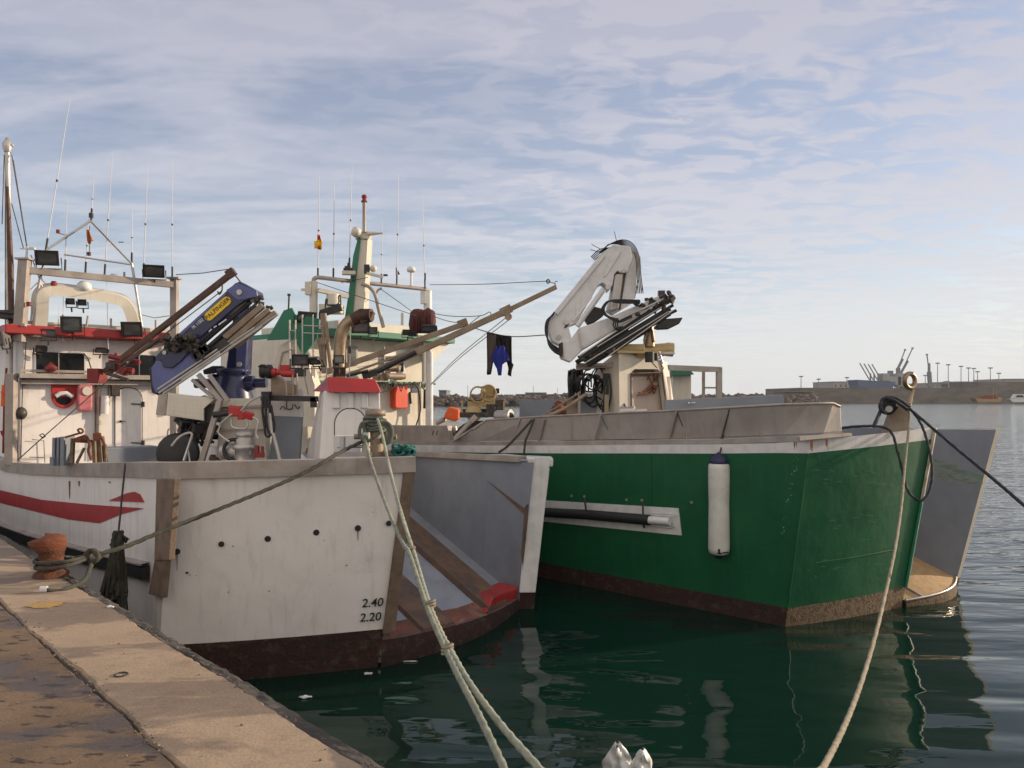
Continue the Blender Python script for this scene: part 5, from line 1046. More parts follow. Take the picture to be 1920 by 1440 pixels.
# tapered signal mast
P_ = YP(18.9); mb = MB(); mb.prism([P_(660, 602), P_(672, 446), P_(690, 446), P_(681, 602)], (.06, .32, 0)); mst = mb.build('signal_mast', M['cream'], gb, bevel=.02)
mb = MB(); mb.prism([P_(645, 612), P_(655, 545), P_(663, 480), P_(672, 446), P_(677, 446), P_(668, 520), P_(661, 602)], (0, -.05, 0)); mb.build('mast_stripe', M['greenv'], mst)
mb = MB(); mb.lathe(at(669, 436, 18.8), [(0, -.08), (.11, -.06), (.13, .02), (.11, .10), (0, .13)], 14, axis=(-.6, -.5, .2)); mb.prism([P_(666, 448), P_(672, 434), P_(690, 434), P_(694, 440), P_(690, 450)], (0, .3, 0)); mb.tube([at(690, 438, 18.9), at(718, 437, 18.9)], [.06, .02], 8); mb.build('mast_head', M['cream'], mst)
mb = MB(); mb.tube([at(683, 436, 18.9), at(683, 378, 18.9)], .045, 10); mb.build('mast_pole', M['steel'], mst)
mb = MB(); mb.lathe(at(683, 379, 18.9), [(.075, 0), (.075, .03), (.05, .05), (.05, .09), (.065, .11), (.065, .15), (.04, .18), (0, .18)], 14); mb.build('red_lamp', M['dred'], mst)
mb = MB(); mb.cbox(at(654, 506, 18.7), .22, .2, .07); mb.tube([at(650, 506, 18.7), at(650, 499, 18.7)], .05, 8); mb.tube([at(655, 505, 18.7), at(655, 498, 18.7)], .04, 8); mb.cbox(at(688, 505, 18.7), .12, .12, .22); mb.build('horn', M['dark'], mst)
mb = MB(); mb.cbox(at(654, 512, 18.7), .32, .24, .08, .2); mb.cbox(at(703, 516, 18.7), .4, .1, .06, .2, 0, 0, .2); mb.ball(at(700, 504, 18.7), .09, 10); mb.build('lamp_shelf', M['cream'], mst)
mb = MB(); mb.bar(at(596, 544, 18.2), at(652, 556, 18.6), .14, .09); mb.tube([at(625, 552, 18.4), at(625, 572, 18.4)], [.16, .2], 12); mb.cbox(at(622, 580, 18.5), .5, .5, .2); mb.build('radar', M['cream'], gb)
mb = MB(); mb.tube(spline([at(x, y, 18) for x, y in ((610, 580), (611, 563), (614, 562), (615, 572), (634, 570), (635, 556), (638, 555), (639, 572))], 5), .018, 6); mb.bar(at(602, 588, 18), at(640, 576, 18), .1, .16); mb.tube(spline([at(x, y, 18) for x, y in ((600, 600), (600, 586), (606, 582))], 4), .03, 6); mb.build('antenna_rack', M['dark'], gb)
mb = MB()
for a, b in (((610, 700), (604, 588)), ((622, 700), (608, 588)), ((600, 640), (607, 700))): mb.tube([at(*a, 17.4), at(*b, 17.4)], .05, 8)
mb.cbox(at(606, 640, 17.2), .12, .1, .14); mb.build('rack_leg', M['boom'], gb)
XG = lambda x, y: at(x, y, lerp(18.35, 20.1, (x - 590) / 210))
for b0, t0 in (((596, 520), (599, 324)), ((625, 520), (627, 338)), ((655, 500), (660, 306)), ((715, 530), (716, 412)), ((744, 532), (747, 326)), ((797, 540), (792, 362)), ((652, 510), (653, 488))): antenna(gb, XG(*b0), XG(*t0), .012)
mb = MB(); mb.lathe(XG(771, 510), [(0, 0), (.10, .0), (.115, .06), (.09, .12), (0, .155)], 14); mb.tube([XG(771, 536), XG(771, 510)], .03, 8); mb.build('gps_dome', M['teak'], gb)
mb = MB(); mb.prism([XG(742, 500), XG(750, 514), XG(742, 516)], (0, .02, 0)); mb.cbox(XG(723, 516), .1, .1, .04); mb.cbox(XG(797, 519), .04, .04, .2); mb.build('wind_vane', M['dark'], gb)
# red cable bundle and lamps on the starboard post
rnd = random.Random(6); mb = MB(); mb.lathe(at(784, 624, 19.2), [(.20, 0), (.24, .2), (.20, .5), (.12, .58), (0, .6)], 10); mb.lathe(at(803, 618, 19.2), [(.16, 0), (.2, .2), (.17, .45), (0, .55)], 10)
for i in range(12): x = rnd.uniform(772, 815); mb.tube(spline([at(x, 590, 19), at(x + rnd.uniform(-4, 4), 606, 18.95), at(x, 624, 19)], 4), .018, 6)
mb.build('net_sonde_cover', pmat('dark_red_cover', (.10, .018, .016), .8, col2=(.05, .015, .014), amt=.8, scale=9), gb)
for (c, Y, w, h, yaw, pt) in (((572, 592), 17.6, .45, .26, .7, .5), ((676, 610), 17.6, .40, .34, .2, .2), ((700, 620), 17.6, .20, .17, .1, .1), ((804, 614), 18.9, .38, .2, .2, .7), ((764, 622), 18.9, .24, .14, .1, .4), ((774, 625), 18.9, .2, .12, .1, .4)):
    floodlight(gb, at(*c, Y), w, h, yaw, pt)
mb = MB(); P_ = YP(17.5); mb.prism([P_(650, 606), P_(662, 590), P_(697, 585), P_(693, 600), P_(668, 606)], (0, .4, 0)); mb.build('lamp_hood', M['soot'], gb)
mb = MB(); mb.cbox(at(754, 598, 19), .06, .05, .30); mb.build('float_beacon', M['cream'], gb)
# derricks
mb = MB(); mb.bar(at(612, 698, 16.2), at(872, 607, 16.9), .12, .12); mb.cbox(at(868, 606, 16.9), .22, .16, .16, 0, 0, 0, -.35); mb.bar(at(640, 706, 16.1), at(820, 640, 16.4), .04, .05); mb.build('derrick_boom', M['boom'], gb, bevel=.008)
mb = MB(); mb.bar(at(692, 702, 15.8), at(952, 582, 15.8), .15, .12); mb.bar(at(952, 582, 15.8), at(1043, 538, 15.8), .11, .09); mb.cbox(at(949, 582, 15.8), .24, .16, .16, 0, 0, 0, -.45); mb.build('derrick_boom', M['boom'], gb, bevel=.008)
mb = MB(); mb.disc(at(953, 594, 15.75), (0, -1, 0), .075, .05, 16); mb.build('boom_sheave', M['pipe'], gb)
mb = MB(); mb.tube([at(690, 706, 15.7), at(780, 660, 15.7)], .05, 8); mb.tube([at(650, 705, 15.6), at(690, 695, 15.6)], .03, 8); mb.cbox(at(694, 702, 15.7), .3, .15, .12, 0, 0, 0, -.3); mb.build('luffing_ram', M['dark'], gb)
mb = MB()
for P_ in ([(806, 534, 20), (900, 533, 18), (1026, 527, 15.8)], [(1026, 527, 15.8), (1040, 532, 15.8), (1043, 538, 15.8)], [(596, 530, 18.3), (700, 565, 18), (780, 592, 18.6)], [(714, 542, 19), (760, 575, 19), (790, 598, 19)], [(814, 588, 19), (850, 593, 17), (900, 592, 16), (918, 585, 15.8), (921, 592, 15.8)], [(900, 592, 16), (880, 608, 16)], [(812, 593, 19), (840, 602, 17.5), (866, 606, 16.9)], [(806, 722, 20), (860, 668, 18), (948, 596, 15.8)], [(808, 722, 20), (866, 668, 18), (954, 600, 15.8)], [(690, 520, 18.8), (640, 530, 18.8)]):
    mb.tube(spline([at(*p) for p in P_], 8), .0085, 5)
mb.tube(spline([at(x, y, 15.8) for x, y in ((1024, 527), (1028, 524), (1031, 528), (1027, 531), (1024, 527))], 4), .014, 6); mb.tube(spline([at(x, y, 15.8) for x, y in ((1041, 534), (1041, 528), (1046, 528))], 4), .008, 6); mb.build('derrick_wire', M['wire'], gb)
# ---- ochre net winch
wn = MB()
for cx_, cy_ in ((896, 740), (916, 737)):
    c = at(cx_, cy_, 18); ringp = [c + Vector((.17 * math.cos(a), .04 * math.cos(a), .185 * math.sin(a))) for a in [2 * math.pi * k / 20 for k in range(21)]]
    wn.tube(ringp, .022, 8, cap=False)
wn.disc(at(917, 738, 18.15), (.2, -1, 0), .19, .05, 20); wn.tube([at(884, 740, 18), at(930, 742, 18.1)], .02, 6); wn.tube([at(896, 727, 18), at(918, 722, 18)], .015, 6); wn.tube([at(905, 725, 18), at(905, 762, 18)], .015, 6)
wn.cbox(at(902, 758, 18.1), .62, .2, .14); wn.bar(at(866, 776, 18), at(866, 752, 18), .04, .04); wn.bar(at(926, 782, 18), at(926, 745, 18), .05, .05); wn.bar(at(945, 775, 18), at(945, 752, 18), .04, .04)
wn.lathe(at(888, 775, 17.9), [(0, 0), (.20, .02), (.16, .08), (0, .1)], 16, axis=(.2, -1, .3)); wn.build('net_winch', M['yellowish'], gb)
mb = MB(); mb.bar(at(862, 778, 17.6), at(915, 778, 17.6), .09, .12); mb.bar(at(878, 752, 18.2), at(922, 752, 18.2), .06, .06); mb.cbox(at(920, 770, 18), .2, .2, .3); mb.cbox(at(937, 760, 18.2), .2, .2, .25); mb.cbox(at(900, 772, 18.3), .8, .2, .14); mb.build('winch_bed', M['oily'], gb)
mb = MB(); mb.tube([at(932, 780, 17.2), at(955, 781, 17.0)], .13, 16); mb.tube([at(952, 781, 17.02), at(958, 781, 16.98)], .16, 18); mb.build('winch_drum', M['alu'], gb)
mb = MB(); mb.disc(at(956, 781, 16.95), (.55, -.83, 0), .09, .02, 16); mb.build('drum_bore', M['black'], gb)
mb = MB(); mb.tube([at(842, 800, 16.2), at(836, 816, 16.1)], .07, 10); mb.tube([at(852, 800, 16), at(856, 816, 16)], .045, 10); mb.tube([at(820, 793, 16.5), at(834, 786, 16.3)], .05, 8); mb.build('fair_roller', M['alu'], gb)
mb = MB(); mb.cbox(at(933, 733, 18.1), .08, .1, .12); mb.build('lamp_box', M['dark'], gb)
# ---- white crane and its pedestal cab
P_ = YP(15.2); cab = MB(); n3 = Vector((.55, 1.45, 0))
f0, f1, f2, f3 = at(1162, 785, 15.0), at(1256, 782, 15.75), at(1240, 676, 15.6), at(1160, 658, 15.0)
l0, l1 = at(1110, 785, 15.7), at(1118, 690, 15.7)
PCf = Plane(f0, (f1 - f0).cross(f3 - f0)); 
if PCf.n.y > 0: PCf.n = -PCf.n
# front face with opening
op = [(1184, 783), (1183, 700), (1190, 692), (1233, 692), (1241, 700), (1252, 782)]
o3 = [PCf(x, y) for x, y in op]
O = [f0, f3, f2, f1]
cab.add([PCf(1162, 783), PCf(1160, 660), PCf(1240, 676), PCf(1262, 782)] + o3, [(0, 1, 5, 4), (1, 6, 5), (1, 2, 7, 6), (2, 8, 7), (2, 3, 9, 8)])
back = [p - PCf.n * .12 for p in o3]; cab.add(o3 + back, [(i, i + 1, 7 + i, 6 + i) for i in range(5)])
cab.add([f0, f3, l1, l0], [(0, 1, 2, 3)]); cab.add([f3, f2, f2 + n3 * .5, l1], [(0, 1, 2, 3)]); cab.add([f1, f2, f2 + n3 * .5, f1 + n3 * .5], [(0, 1, 2, 3)])
cabo = cab.build('crane_cab', M['cream'], gb, bevel=.01)
mb = MB(); mb.add([PCf(1165, 790, -.16), PCf(1165, 706, -.16), PCf(1256, 706, -.16), PCf(1262, 790, -.16)], [(0, 1, 2, 3)]); mb.add([PCf(1165, 706, -.5), PCf(1165, 680, -.5), PCf(1256, 684, -.5), PCf(1256, 706, -.5)], [(0, 1, 2, 3)]); mb.build('cab_liner', pmat('liner_board', (.50, .40, .34), .7, damt=.3, dirt=(.3, .24, .19)), cabo)
mb = MB(); frame_rect(mb, PCf(1184, 783, .01), PCf(1183, 700, .01), PCf(1241, 698, .01), PCf(1252, 782, .01), .02, .02); mb.build('opening_edge', M['oily'], cabo)
mb = MB()
for P3 in ([(1196, 742), (1210, 732), (1222, 720), (1232, 706)], [(1216, 704), (1220, 716), (1226, 724)], [(1198, 736), (1214, 738), (1226, 730), (1234, 722)], [(1204, 740), (1222, 728), (1226, 738), (1230, 728), (1224, 722)], [(1226, 700), (1226, 712)], [(1234, 700), (1230, 716)], [(1220, 700), (1214, 712)]): mb.tube(spline([PCf(x, y, -.09) for x, y in P3], 5), .015, 6)
mb.ball(PCf(1226, 726, -.09), .05); mb.build('red_piping', M['rust'], gb)
mb = MB(); mb.tube([at(1212, 668, 15.2), at(1232, 690, 15.15)], .012, 6); mb.tube([at(1145, 712, 15.3), at(1178, 772, 15.0)], .018, 6); mb.tube([at(1238, 680, 15.4), at(1244, 690, 15.4), at(1236, 706, 15.4)], .012, 6); mb.build('cab_stay', M['oily'], gb)
mb = MB(); mb.box(at(1158, 662, 14.95), Vector((.95, .30, 0)), Vector((-.3, .9, 0)), Vector((0, 0, .06))); mb.tube([at(1190, 660, 15.3), at(1252, 655, 15.4)], .13, 14); mb.tube([at(1250, 655, 15.4), at(1262, 656, 15.4)], .14, 12); mb.cbox(at(1182, 652, 15.3), .5, .4, .12); mb.build('slew_base', M['yellowish'], gb, bevel=.01)
mb = MB(); mb.bar(at(1190, 651, 15.35), at(1260, 648, 15.4), .1, .09); mb.cbox(at(1252, 662, 15.3), .26, .1, .05); mb.build('slew_motor', M['alu'], gb)
mb = MB(); mb.tube([at(1217, 650, 15.3), at(1217, 612, 15.3)], [.12, .09], 12); mb.tube([at(1208, 640, 15.2), at(1214, 618, 15.2)], .03, 8); mb.tube([at(1226, 642, 15.2), at(1222, 618, 15.2)], .03, 8); mb.build('crane_post', M['pipe'], gb)
mb = MB(); mb.tube([at(1218, 660, 14.9), at(1218, 679, 14.9)], .09, 12); mb.tube([at(1229, 662, 14.95), at(1230, 676, 14.95)], .05, 10); mb.build('slew_gearbox', M['black'], gb)
mb = MB(); mb.tube([at(1236, 660, 15.1), at(1243, 682, 15.1)], .02, 6); mb.tube([at(1242, 660, 15.1), at(1234, 676, 15.1)], .016, 6); mb.build('gearbox_stay', M['alu'], gb)
YK = 15.0
def kp2(name, pts, y0, th, mat, bev=.02, parent=None):
    mb = MB(); p = YP(y0); mb.prism([p(*a) for a in pts], (0, th, 0)); return mb.build(name, mat, parent or gb, bevel=bev)
kb = kp2('crane_boom', [(1027, 601), (1040, 583), (1085, 527), (1128, 474), (1150, 459), (1182, 461), (1186, 482), (1177, 510), (1165, 512), (1158, 508), (1152, 514), (1149, 534), (1142, 545), (1137, 536), (1130, 530), (1122, 535), (1081, 606), (1066, 612), (1073, 640), (1050, 648), (1035, 640), (1028, 622)], YK - .05, .42, M['whited'], .018)
mb = MB(); P_ = YP(YK - .06); mb.prism([P_(1041, 588), P_(1130, 478), P_(1134, 481), P_(1046, 590)], (0, -.035, 0)); mb.tube([P_(1082, 612, .03), P_(1132, 542, .03)], .055, 10); mb.prism([P_(1072, 600), P_(1108, 556), P_(1111, 558), P_(1076, 603)], (0, -.015, 0)); mb.prism([P_(1130, 520), P_(1150, 474), P_(1164, 471), P_(1160, 480), P_(1136, 518)], (0, -.012, 0)); mb.build('boom_stiffener', M['whited'], kb, bevel=.004)
mb = MB(); mb.prism([P_(1057, 616), P_(1065, 601), P_(1067, 608), P_(1062, 614)], (0, -.004, 0)); mb.build('lightening_hole', M['dark'], kb)
mb = MB(); mb.disc(at(1062, 604, YK - .06), (0, -1, 0), .05, .02); mb.disc(at(1140, 538, YK - .06), (0, -1, 0), .05, .025); mb.disc(at(1169, 508, YK - .06), (0, -1, 0), .04, .02); mb.disc(at(1048, 632, YK - .06), (0, -1, 0), .045, .02); mb.build('pivot_pin', M['alu'], kb)
kp2('crane_king_post', [(1152, 512), (1176, 508), (1186, 470), (1195, 474), (1196, 500), (1192, 556), (1183, 570), (1150, 590), (1138, 582), (1144, 560)], YK + .1, .32, M['whited'], .02)
mb = MB(); P_ = YP(YK + .09); mb.prism([P_(1170, 512), P_(1174, 512), P_(1163, 580), P_(1160, 582)], (0, -.02, 0)); mb.build('king_post_seam', M['oily'], gb)
kp2('crane_cylinder', [(1153, 514), (1168, 512), (1160, 580), (1143, 584)], YK - .02, .12, M['alu'], .03)
ka = kp2('crane_arm', [(1048, 645), (1072, 634), (1086, 615), (1140, 596), (1236, 554), (1242, 562), (1200, 594), (1150, 622), (1092, 657), (1070, 679), (1052, 672)], YK - .1, .36, M['whited'], .018)
mb = MB(); P_ = YP(YK - .12); mb.prism([P_(1084, 618), P_(1087, 616), P_(1092, 654), P_(1089, 656)], (0, -.008, 0)); mb.prism([P_(1092, 650), P_(1200, 589), P_(1201, 592), P_(1093, 654)], (0, -.012, 0)); mb.build('arm_seam', M['alu'], ka)
mb = MB(); mb.prism([P_(1047, 645), P_(1055, 641), P_(1056, 664), P_(1049, 670)], (0, -.02, 0)); mb.build('arm_end_plate', M['black'], ka)
mb = MB(); mb.cbox(at(1053, 668, YK - .14), .07, .08, .05); mb.build('brass_fitting', M['pipe'], ka)
ext = MB()
for k, (a, b, c_, d, r) in enumerate(((1085, 672, 1250, 566, .05), (1094, 676, 1256, 578, .05), (1100, 683, 1256, 588, .045), (1110, 668, 1262, 572, .03), (1080, 680, 1180, 622, .045), (1104, 686, 1220, 616, .035), (1150, 640, 1268, 582, .03))): ext.bar(at(a, b, YK - .2 + .06 * k), at(c_, d, YK - .2 + .06 * k), .09, r * 2)
ext.build('crane_extension', M['black'], gb, bevel=.01)
mb = MB()
for (a, b, c_, d, r) in ((1086, 668, 1244, 560, .014), (1098, 680, 1254, 584, .012), (1120, 650, 1250, 570, .012), (1140, 668, 1262, 582, .012), (1160, 600, 1240, 563, .02)): mb.tube([at(a, b, YK - .28), at(c_, d, YK - .28)], r, 8)
mb.build('crane_rod', M['alu'], gb)
rnd = random.Random(12); mb = MB()
for i in range(40):
    f = rnd.random(); x = lerp(1192, 1262, f); y = lerp(575, 552, f) + rnd.uniform(-10, 22); mb.cbox(at(x, y, YK - .15 + rnd.uniform(-.15, .2)), rnd.uniform(.03, .10), .07, rnd.uniform(.03, .12), rnd.random(), 0, rnd.random(), rnd.random())
for i in range(10): x = rnd.uniform(1092, 1150); mb.cbox(at(x, lerp(676, 652, (x - 1092) / 60) + rnd.uniform(-3, 3), YK - .25), .06, .06, .06, rnd.random(), 0, rnd.random())
mb.cbox(at(1240, 553, YK), .12, .12, .16); mb.build('crane_valve_block', M['oily'], gb)
kp2('crane_head', [(1228, 614), (1243, 598), (1281, 595), (1274, 607), (1256, 616), (1236, 617)], YK - .1, .25, M['dark'], .02)
mb = MB(); P_ = YP(YK - .02); mb.prism([P_(1096, 597), (P_(1112, 574)), P_(1128, 578), P_(1132, 592), P_(1118, 602), P_(1104, 608)], (0, .3, 0)); mb.build('crane_motor', M['dark'], gb, bevel=.02)
rnd = random.Random(14)
mb = MB()
for k in range(6):
    d_ = k * 2.0; hose(mb, [at(x, y, YK - .08 + .05 * k) for x, y in ((1124 + d_, 474), (1140, 460 - d_ * .1), (1164, 450 + d_ * .9), (1184 - d_ * .4, 455 + d_ * 1.6), (1197 - d_ * .9, 476 + d_), (1201 - d_ * 1.1, 510), (1206 - d_ * 1.6, 550))], .0105)
for k in range(4): hose(mb, [at(x, y, YK - .2 + k * .06) for x, y in ((1040 - k, 585 + k * 2), (1028 - k, 602), (1026 - k, 624), (1029 + k, 646 - k), (1040 + k, 660 - k * 3), (1054, 667 - k * 2))], .017)
for k in range(4): hose(mb, [at(x, y, YK - .25 - k * .02) for x, y in ((1200, 563 + k * 2), (1160, 562 + k * 2), (1142 - k, 565), (1133 - k * 2, 580 + k), (1140, 592 + k), (1160, 598 + k * 2), (1185, 592 + k))], .012)
for k in range(3): hose(mb, [at(x, y, YK - .3 - k * .02) for x, y in ((1152 + k * 4, 600), (1150 + k * 4, 610), (1156 + k * 3, 618), (1164 + k * 4, 612))], .014)
for k in range(5): hose(mb, [at(x, y, YK - .02) for x, y in ((1150 + k * 3, 462), (1140 + k * 2, 468 - k), (1128 - k, 480 - k * 3), (1116 - k * 2, 490 - k * 2))], .010)
mb.build('crane_hose', M['black'], gb)
mb = MB()
for a, b in (((1157, 456), (1152, 434)), ((1128, 468), (1109, 458)), ((1122, 472), (1107, 468)), ((1200, 480), (1204, 545)), ((1198, 520), (1190, 560))): mb.tube([at(*a, YK), at(*b, YK)], .007, 5)
mb.build('guide_wire', M['wire'], gb)
# hose rack beside the cab
rnd = random.Random(15); mb = MB()
for i in range(24):
    x = rnd.uniform(1067, 1092); yb = rnd.uniform(725, 748); hose(mb, [at(x, 694 + rnd.uniform(-2, 3), 15.4 + rnd.uniform(-.2, .2)), at(x + rnd.uniform(-3, 3), 715, 15.4 + rnd.uniform(-.2, .2)), at(x + rnd.uniform(-3, 3), yb, 15.4)], .028, 5)
for i in range(18):
    cx_, cy_ = rnd.uniform(1098, 1136), rnd.uniform(705, 740); rx, ry = rnd.uniform(8, 20), rnd.uniform(16, 34); a0 = rnd.uniform(0, 3)
    hose(mb, [at(cx_ + rx * math.cos(a0 + k * .8), max(692, cy_ + ry * math.sin(a0 + k * .8)), 15.4 + rnd.uniform(-.15, .15)) for k in range(6)], .015, 5)
for i in range(6):
    x = 1132 + i * 2; hose(mb, [at(x, 700, 15.2), at(x + rnd.uniform(-4, 4), 740, 15.2), at(x - 4 + rnd.uniform(-2, 2), 785, 15.2)], .018, 5)
mb.build('hose_loops', M['black'], gb)
mb = MB(); mb.bar(at(1080, 690, 15.3), at(1166, 682, 15.2), .10, .09); mb.cbox(at(1110, 684, 15.3), .6, .4, .05); mb.bar(at(1086, 780, 15.4), at(1086, 688, 15.4), .05, .05); mb.build('hose_rack', M['steel'], gb)
mb = MB(); mb.bar(at(1072, 785, 15.6), at(1074, 745, 15.6), .22, .1, up=(0, 1, 0)); mb.bar(at(1137, 785, 15.1), at(1137, 740, 15.1), .08, .08); mb.build('pipe_stanchion', M['boom'], gb)
mb = MB(); 
for a, b, w in (((1138, 700), (1164, 780), .3),): mb.box(at(1132, 785, 15.5), Vector((.32, -.05, 0)), Vector((.1, .3, 0)), Vector((0, 0, .9)))
mb.build('cab_side_locker', M['whited'], gb)
mb = MB(); mb.tube([at(1164, 772, 14.4), at(1190, 771, 14.3)], .09, 12); mb.tube([at(1186, 772, 14.3), at(1212, 771, 14.3)], .06, 12); mb.build('deck_roller', M['alu'], gb)
mb = MB(); mb.tube(spline([at(x, y, 15.0) for x, y in ((1000, 786), (1030, 778), (1062, 764), (1100, 738))], 6), .035, 8); mb.tube(spline([at(x, y, 15.2) for x, y in ((1018, 778), (1050, 760), (1088, 735))], 6), .018, 6); mb.build('suction_hose', M['boom'], gb)
mb = MB(); mb.tube(spline([at(x, y, 14.2) for x, y in ((998, 787), (975, 812), (950, 838), (935, 848))], 6), .022, 8); mb.tube(spline([at(x, y, 14.1) for x, y in ((1002, 785), (990, 815), (985, 828), (982, 856))], 6), .02, 8); mb.build('boarding_line', M['ropeD'], gb)
rnd = random.Random(16); mb = MB()
for i in range(14): mb.ball(at(rnd.uniform(1040, 1070), rnd.uniform(760, 782), 16 + rnd.uniform(-.3, .3)), rnd.uniform(.06, .13), 8)
mb.build('net_heap', M['rust'], gb)
# cabin, awning and gallows beyond the cab
mb = MB(); mb.box(at(1262, 760, 17.8), Vector((.42, -.0, 0)), Vector((.1, 1.2, 0)), Vector((0, 0, .78))); mb.build('aft_cabin', M['cream'], gb, bevel=.01)
P_ = YP(17.5); mb = MB(); mb.prism([P_(1260, 692), P_(1294, 694), P_(1302, 702), P_(1262, 704)], (0, 1.6, 0)); mb.build('cabin_awning', M['greenv'], gb)
mb = MB(); P_ = YP(14.2); mb.prism([P_(1254, 684), P_(1352, 688), P_(1352, 697), P_(1322, 697), P_(1256, 694)], (0, .14, 0)); mb.bar(at(1348, 748, 14.27), at(1348, 689, 14.27), .09, .13, up=(0, 1, 0)); mb.bar(at(1319, 748, 14.6), at(1319, 696, 14.6), .05, .05, up=(0, 1, 0)); mb.bar(at(1320, 727, 14.5), at(1346, 727, 14.3), .03, .03); mb.build('net_gallows', M['steel'], gb)
# pale scrapes, welds and a load-line row on the green stern
rnd = random.Random(61); PTg = Plane(tr2[3][2], (tr2[3][0] - tr2[3][2]).cross(tr2[5][2] - tr2[1][2])); PTg.n = -PTg.n if PTg.n.y > 0 else PTg.n
mb = MB()
for i in range(34):
    x = rnd.uniform(1510, 1690); y = rnd.choice([rnd.uniform(870, 910), rnd.uniform(960, 1000), rnd.uniform(1040, 1085), rnd.uniform(860, 1080)]); l = rnd.uniform(3, 22); s_ = rnd.uniform(-.1, .25); w_ = rnd.uniform(.15, .45)
    mb.prism([PTg(x, y, .012), PTg(x + l * .5, y + s_ * l * .5 - w_, .012), PTg(x + l, y + s_ * l, .012), PTg(x + l * .5, y + s_ * l * .5 + w_, .012)], PTg.n * .002)
mb.build('hull_scrape', pmat('scraped_green', (.06, .19, .10), .7), gb)
mb = MB(); sw = [sideG(2.2)[1].lerp(sideG(2.2)[3], k / 6) + gn.normalized() * .004 for k in range(7)]; mb.tube(sw, .006, 5); sw = [sideG(4.6)[1].lerp(sideG(4.6)[3], k / 6) + gn.normalized() * .004 for k in range(7)]; mb.tube(sw, .006, 5)
mb.tube([a.lerp(b, .52) + nb2 * .02 for a, b in ((c[2], c[3]) for c in tr2[1:-1])], .005, 5); mb.build('weld_seam', M['green'], gb)
mb = MB()
for c in (tr2[0],): mb.tube([p + nb2 * .003 for p in c[1:4]], .010, 6)
mb.build('corner_weld', M['green'], gb)

# ================================================================ LOOSE THINGS
# bollard on the quay
bl = root('bollard', at(97, 1078, 6.93), 'rusty orange iron mooring bollard with leaning mushroom head on the quay edge', 'bollard')
c = at(96, 1079, 6.93); mb = MB()
prof = [(.15, 0), (.14, .03), (.105, .05), (.098, .14), (.105, .20), (.12, .235)]
rows = []
for r, z in prof + [(.128, .25), (.138, .29), (.128, .325), (.09, .345), (.001, .35)]:
    k = max(0, z - .22) / .13; rows.append([c + Vector((-.055 * k + r * (1 + .22 * k) * math.cos(a), r * math.sin(a), z + .03 * k * math.cos(a))) for a in [2 * math.pi * i / 24 for i in range(24)]])
mb.grid(rows[:6], True, close=True); mb.build('bollard_post', M['hrust'], bl)
mb = MB(); mb.grid(rows[5:], True, close=True); mb.build('bollard_head', pmat('orange_rust', (.12, .032, .014), .85, col2=(.20, .06, .02), amt=.9, scale=9, damt=.5, dirt=(.07, .03, .02), bump=.8, bscale=45, stretch=(1, 1, 4)), bl)
# mooring lines
cb = at(96, 1050, 6.93)
rp = MB(); loop = [cb + Vector((.125 * math.cos(a), .125 * math.sin(a), .0 + .02 * math.sin(a * 2))) for a in [R(-20) + 2 * math.pi * i / 16 for i in range(13)]]
k0 = at(176, 1042, 7.15)
tw = 18
rp.tube(spline([k0 + Vector((0, 0, .01))] + [at(130, 1052, 6.85)] + [cb + Vector((.13 * math.cos(R(a)), .13 * math.sin(R(a)), -.0)) for a in (-60, -120, -180, -240, -290)] + [at(140, 1046, 7.2), k0], 8), .017, 10, twist=tw)
rp.tube(spline([k0] + [at(130, 1060, 6.8)] + [cb + Vector((.13 * math.cos(R(a)), .13 * math.sin(R(a)), -.05)) for a in (-60, -120, -180)], 8), .017, 10, twist=tw)
rp.tube(spline([at(160, 1040, 7.1), at(174, 1032, 7.08), at(184, 1044, 7.05), at(172, 1054, 7.05), at(164, 1042, 7.1), at(178, 1036, 7.2), at(190, 1046, 7.2)], 8), .024, 10, twist=tw)
rp.tube(spline([k0, at(240, 1023, 7.35), at(310, 994, 7.62), at(430, 947, 8.1), at(540, 901, 8.5), at(600, 871, 8.72), at(622, 857, 8.9), at(650, 842, 9.2), at(690, 822, 9.45), at(706, 810, 9.5)], 12), .021, 12, twist=tw)
tag(rp.build('mooring_rope', M['ropeD']), 'thick dark rope knotted round the rusty bollard and led up to the white stern', 'mooring rope')
rp = MB(); rp.tube(spline([k0, at(170, 1062, 7.0), at(158, 1088, 6.7), at(130, 1103, 6.45), at(105, 1109, 6.38), Vector((at(86, 1111, 6.36).x, 6.36, .02))], 8), .02, 10, twist=tw); tl = rp.build('rope_tail', M['ropeD'])
tag(tl, 'loose rope tail hanging from the bollard knot and lying on the quay', 'rope tail')
e_ = at(84, 1110, 6.36); mb = MB(); mb.tube([Vector((e_.x + .02, 6.36, .022)), Vector((e_.x - .03, 6.35, .022))], .028, 10); mb.build('taped_end', M['whited'], tl)
sb_ = at(704, 800, 9.55)
def coilring(mb, c, r, n, rr, tilt, sd, zr=.05):
    rnd = random.Random(sd)
    P = []
    for k in range(n * 10):
        a = k * 2 * math.pi / 10; P.append(c + Vector((r * math.cos(a) * (1 + rnd.uniform(-.06, .06)), r * math.sin(a) * .9, zr * (k / (n * 10) - .5) + tilt * r * math.cos(a) + rnd.uniform(-.012, .012))))
    mb.tube(spline(P, 3), rr, 8)
mb = MB(); coilring(mb, at(703, 797, 9.55), .125, 5, .021, .0, 1, .20)
for P3 in ([(690, 790), (678, 795), (674, 812), (682, 826), (692, 818)], [(716, 792), (728, 794), (735, 806), (733, 824), (722, 832), (714, 822)], [(714, 790), (724, 798), (730, 812), (724, 828)], [(680, 792), (684, 812), (676, 820)]): mb.tube(spline([at(x, y, 9.4) for x, y in P3], 6), .022, 9)
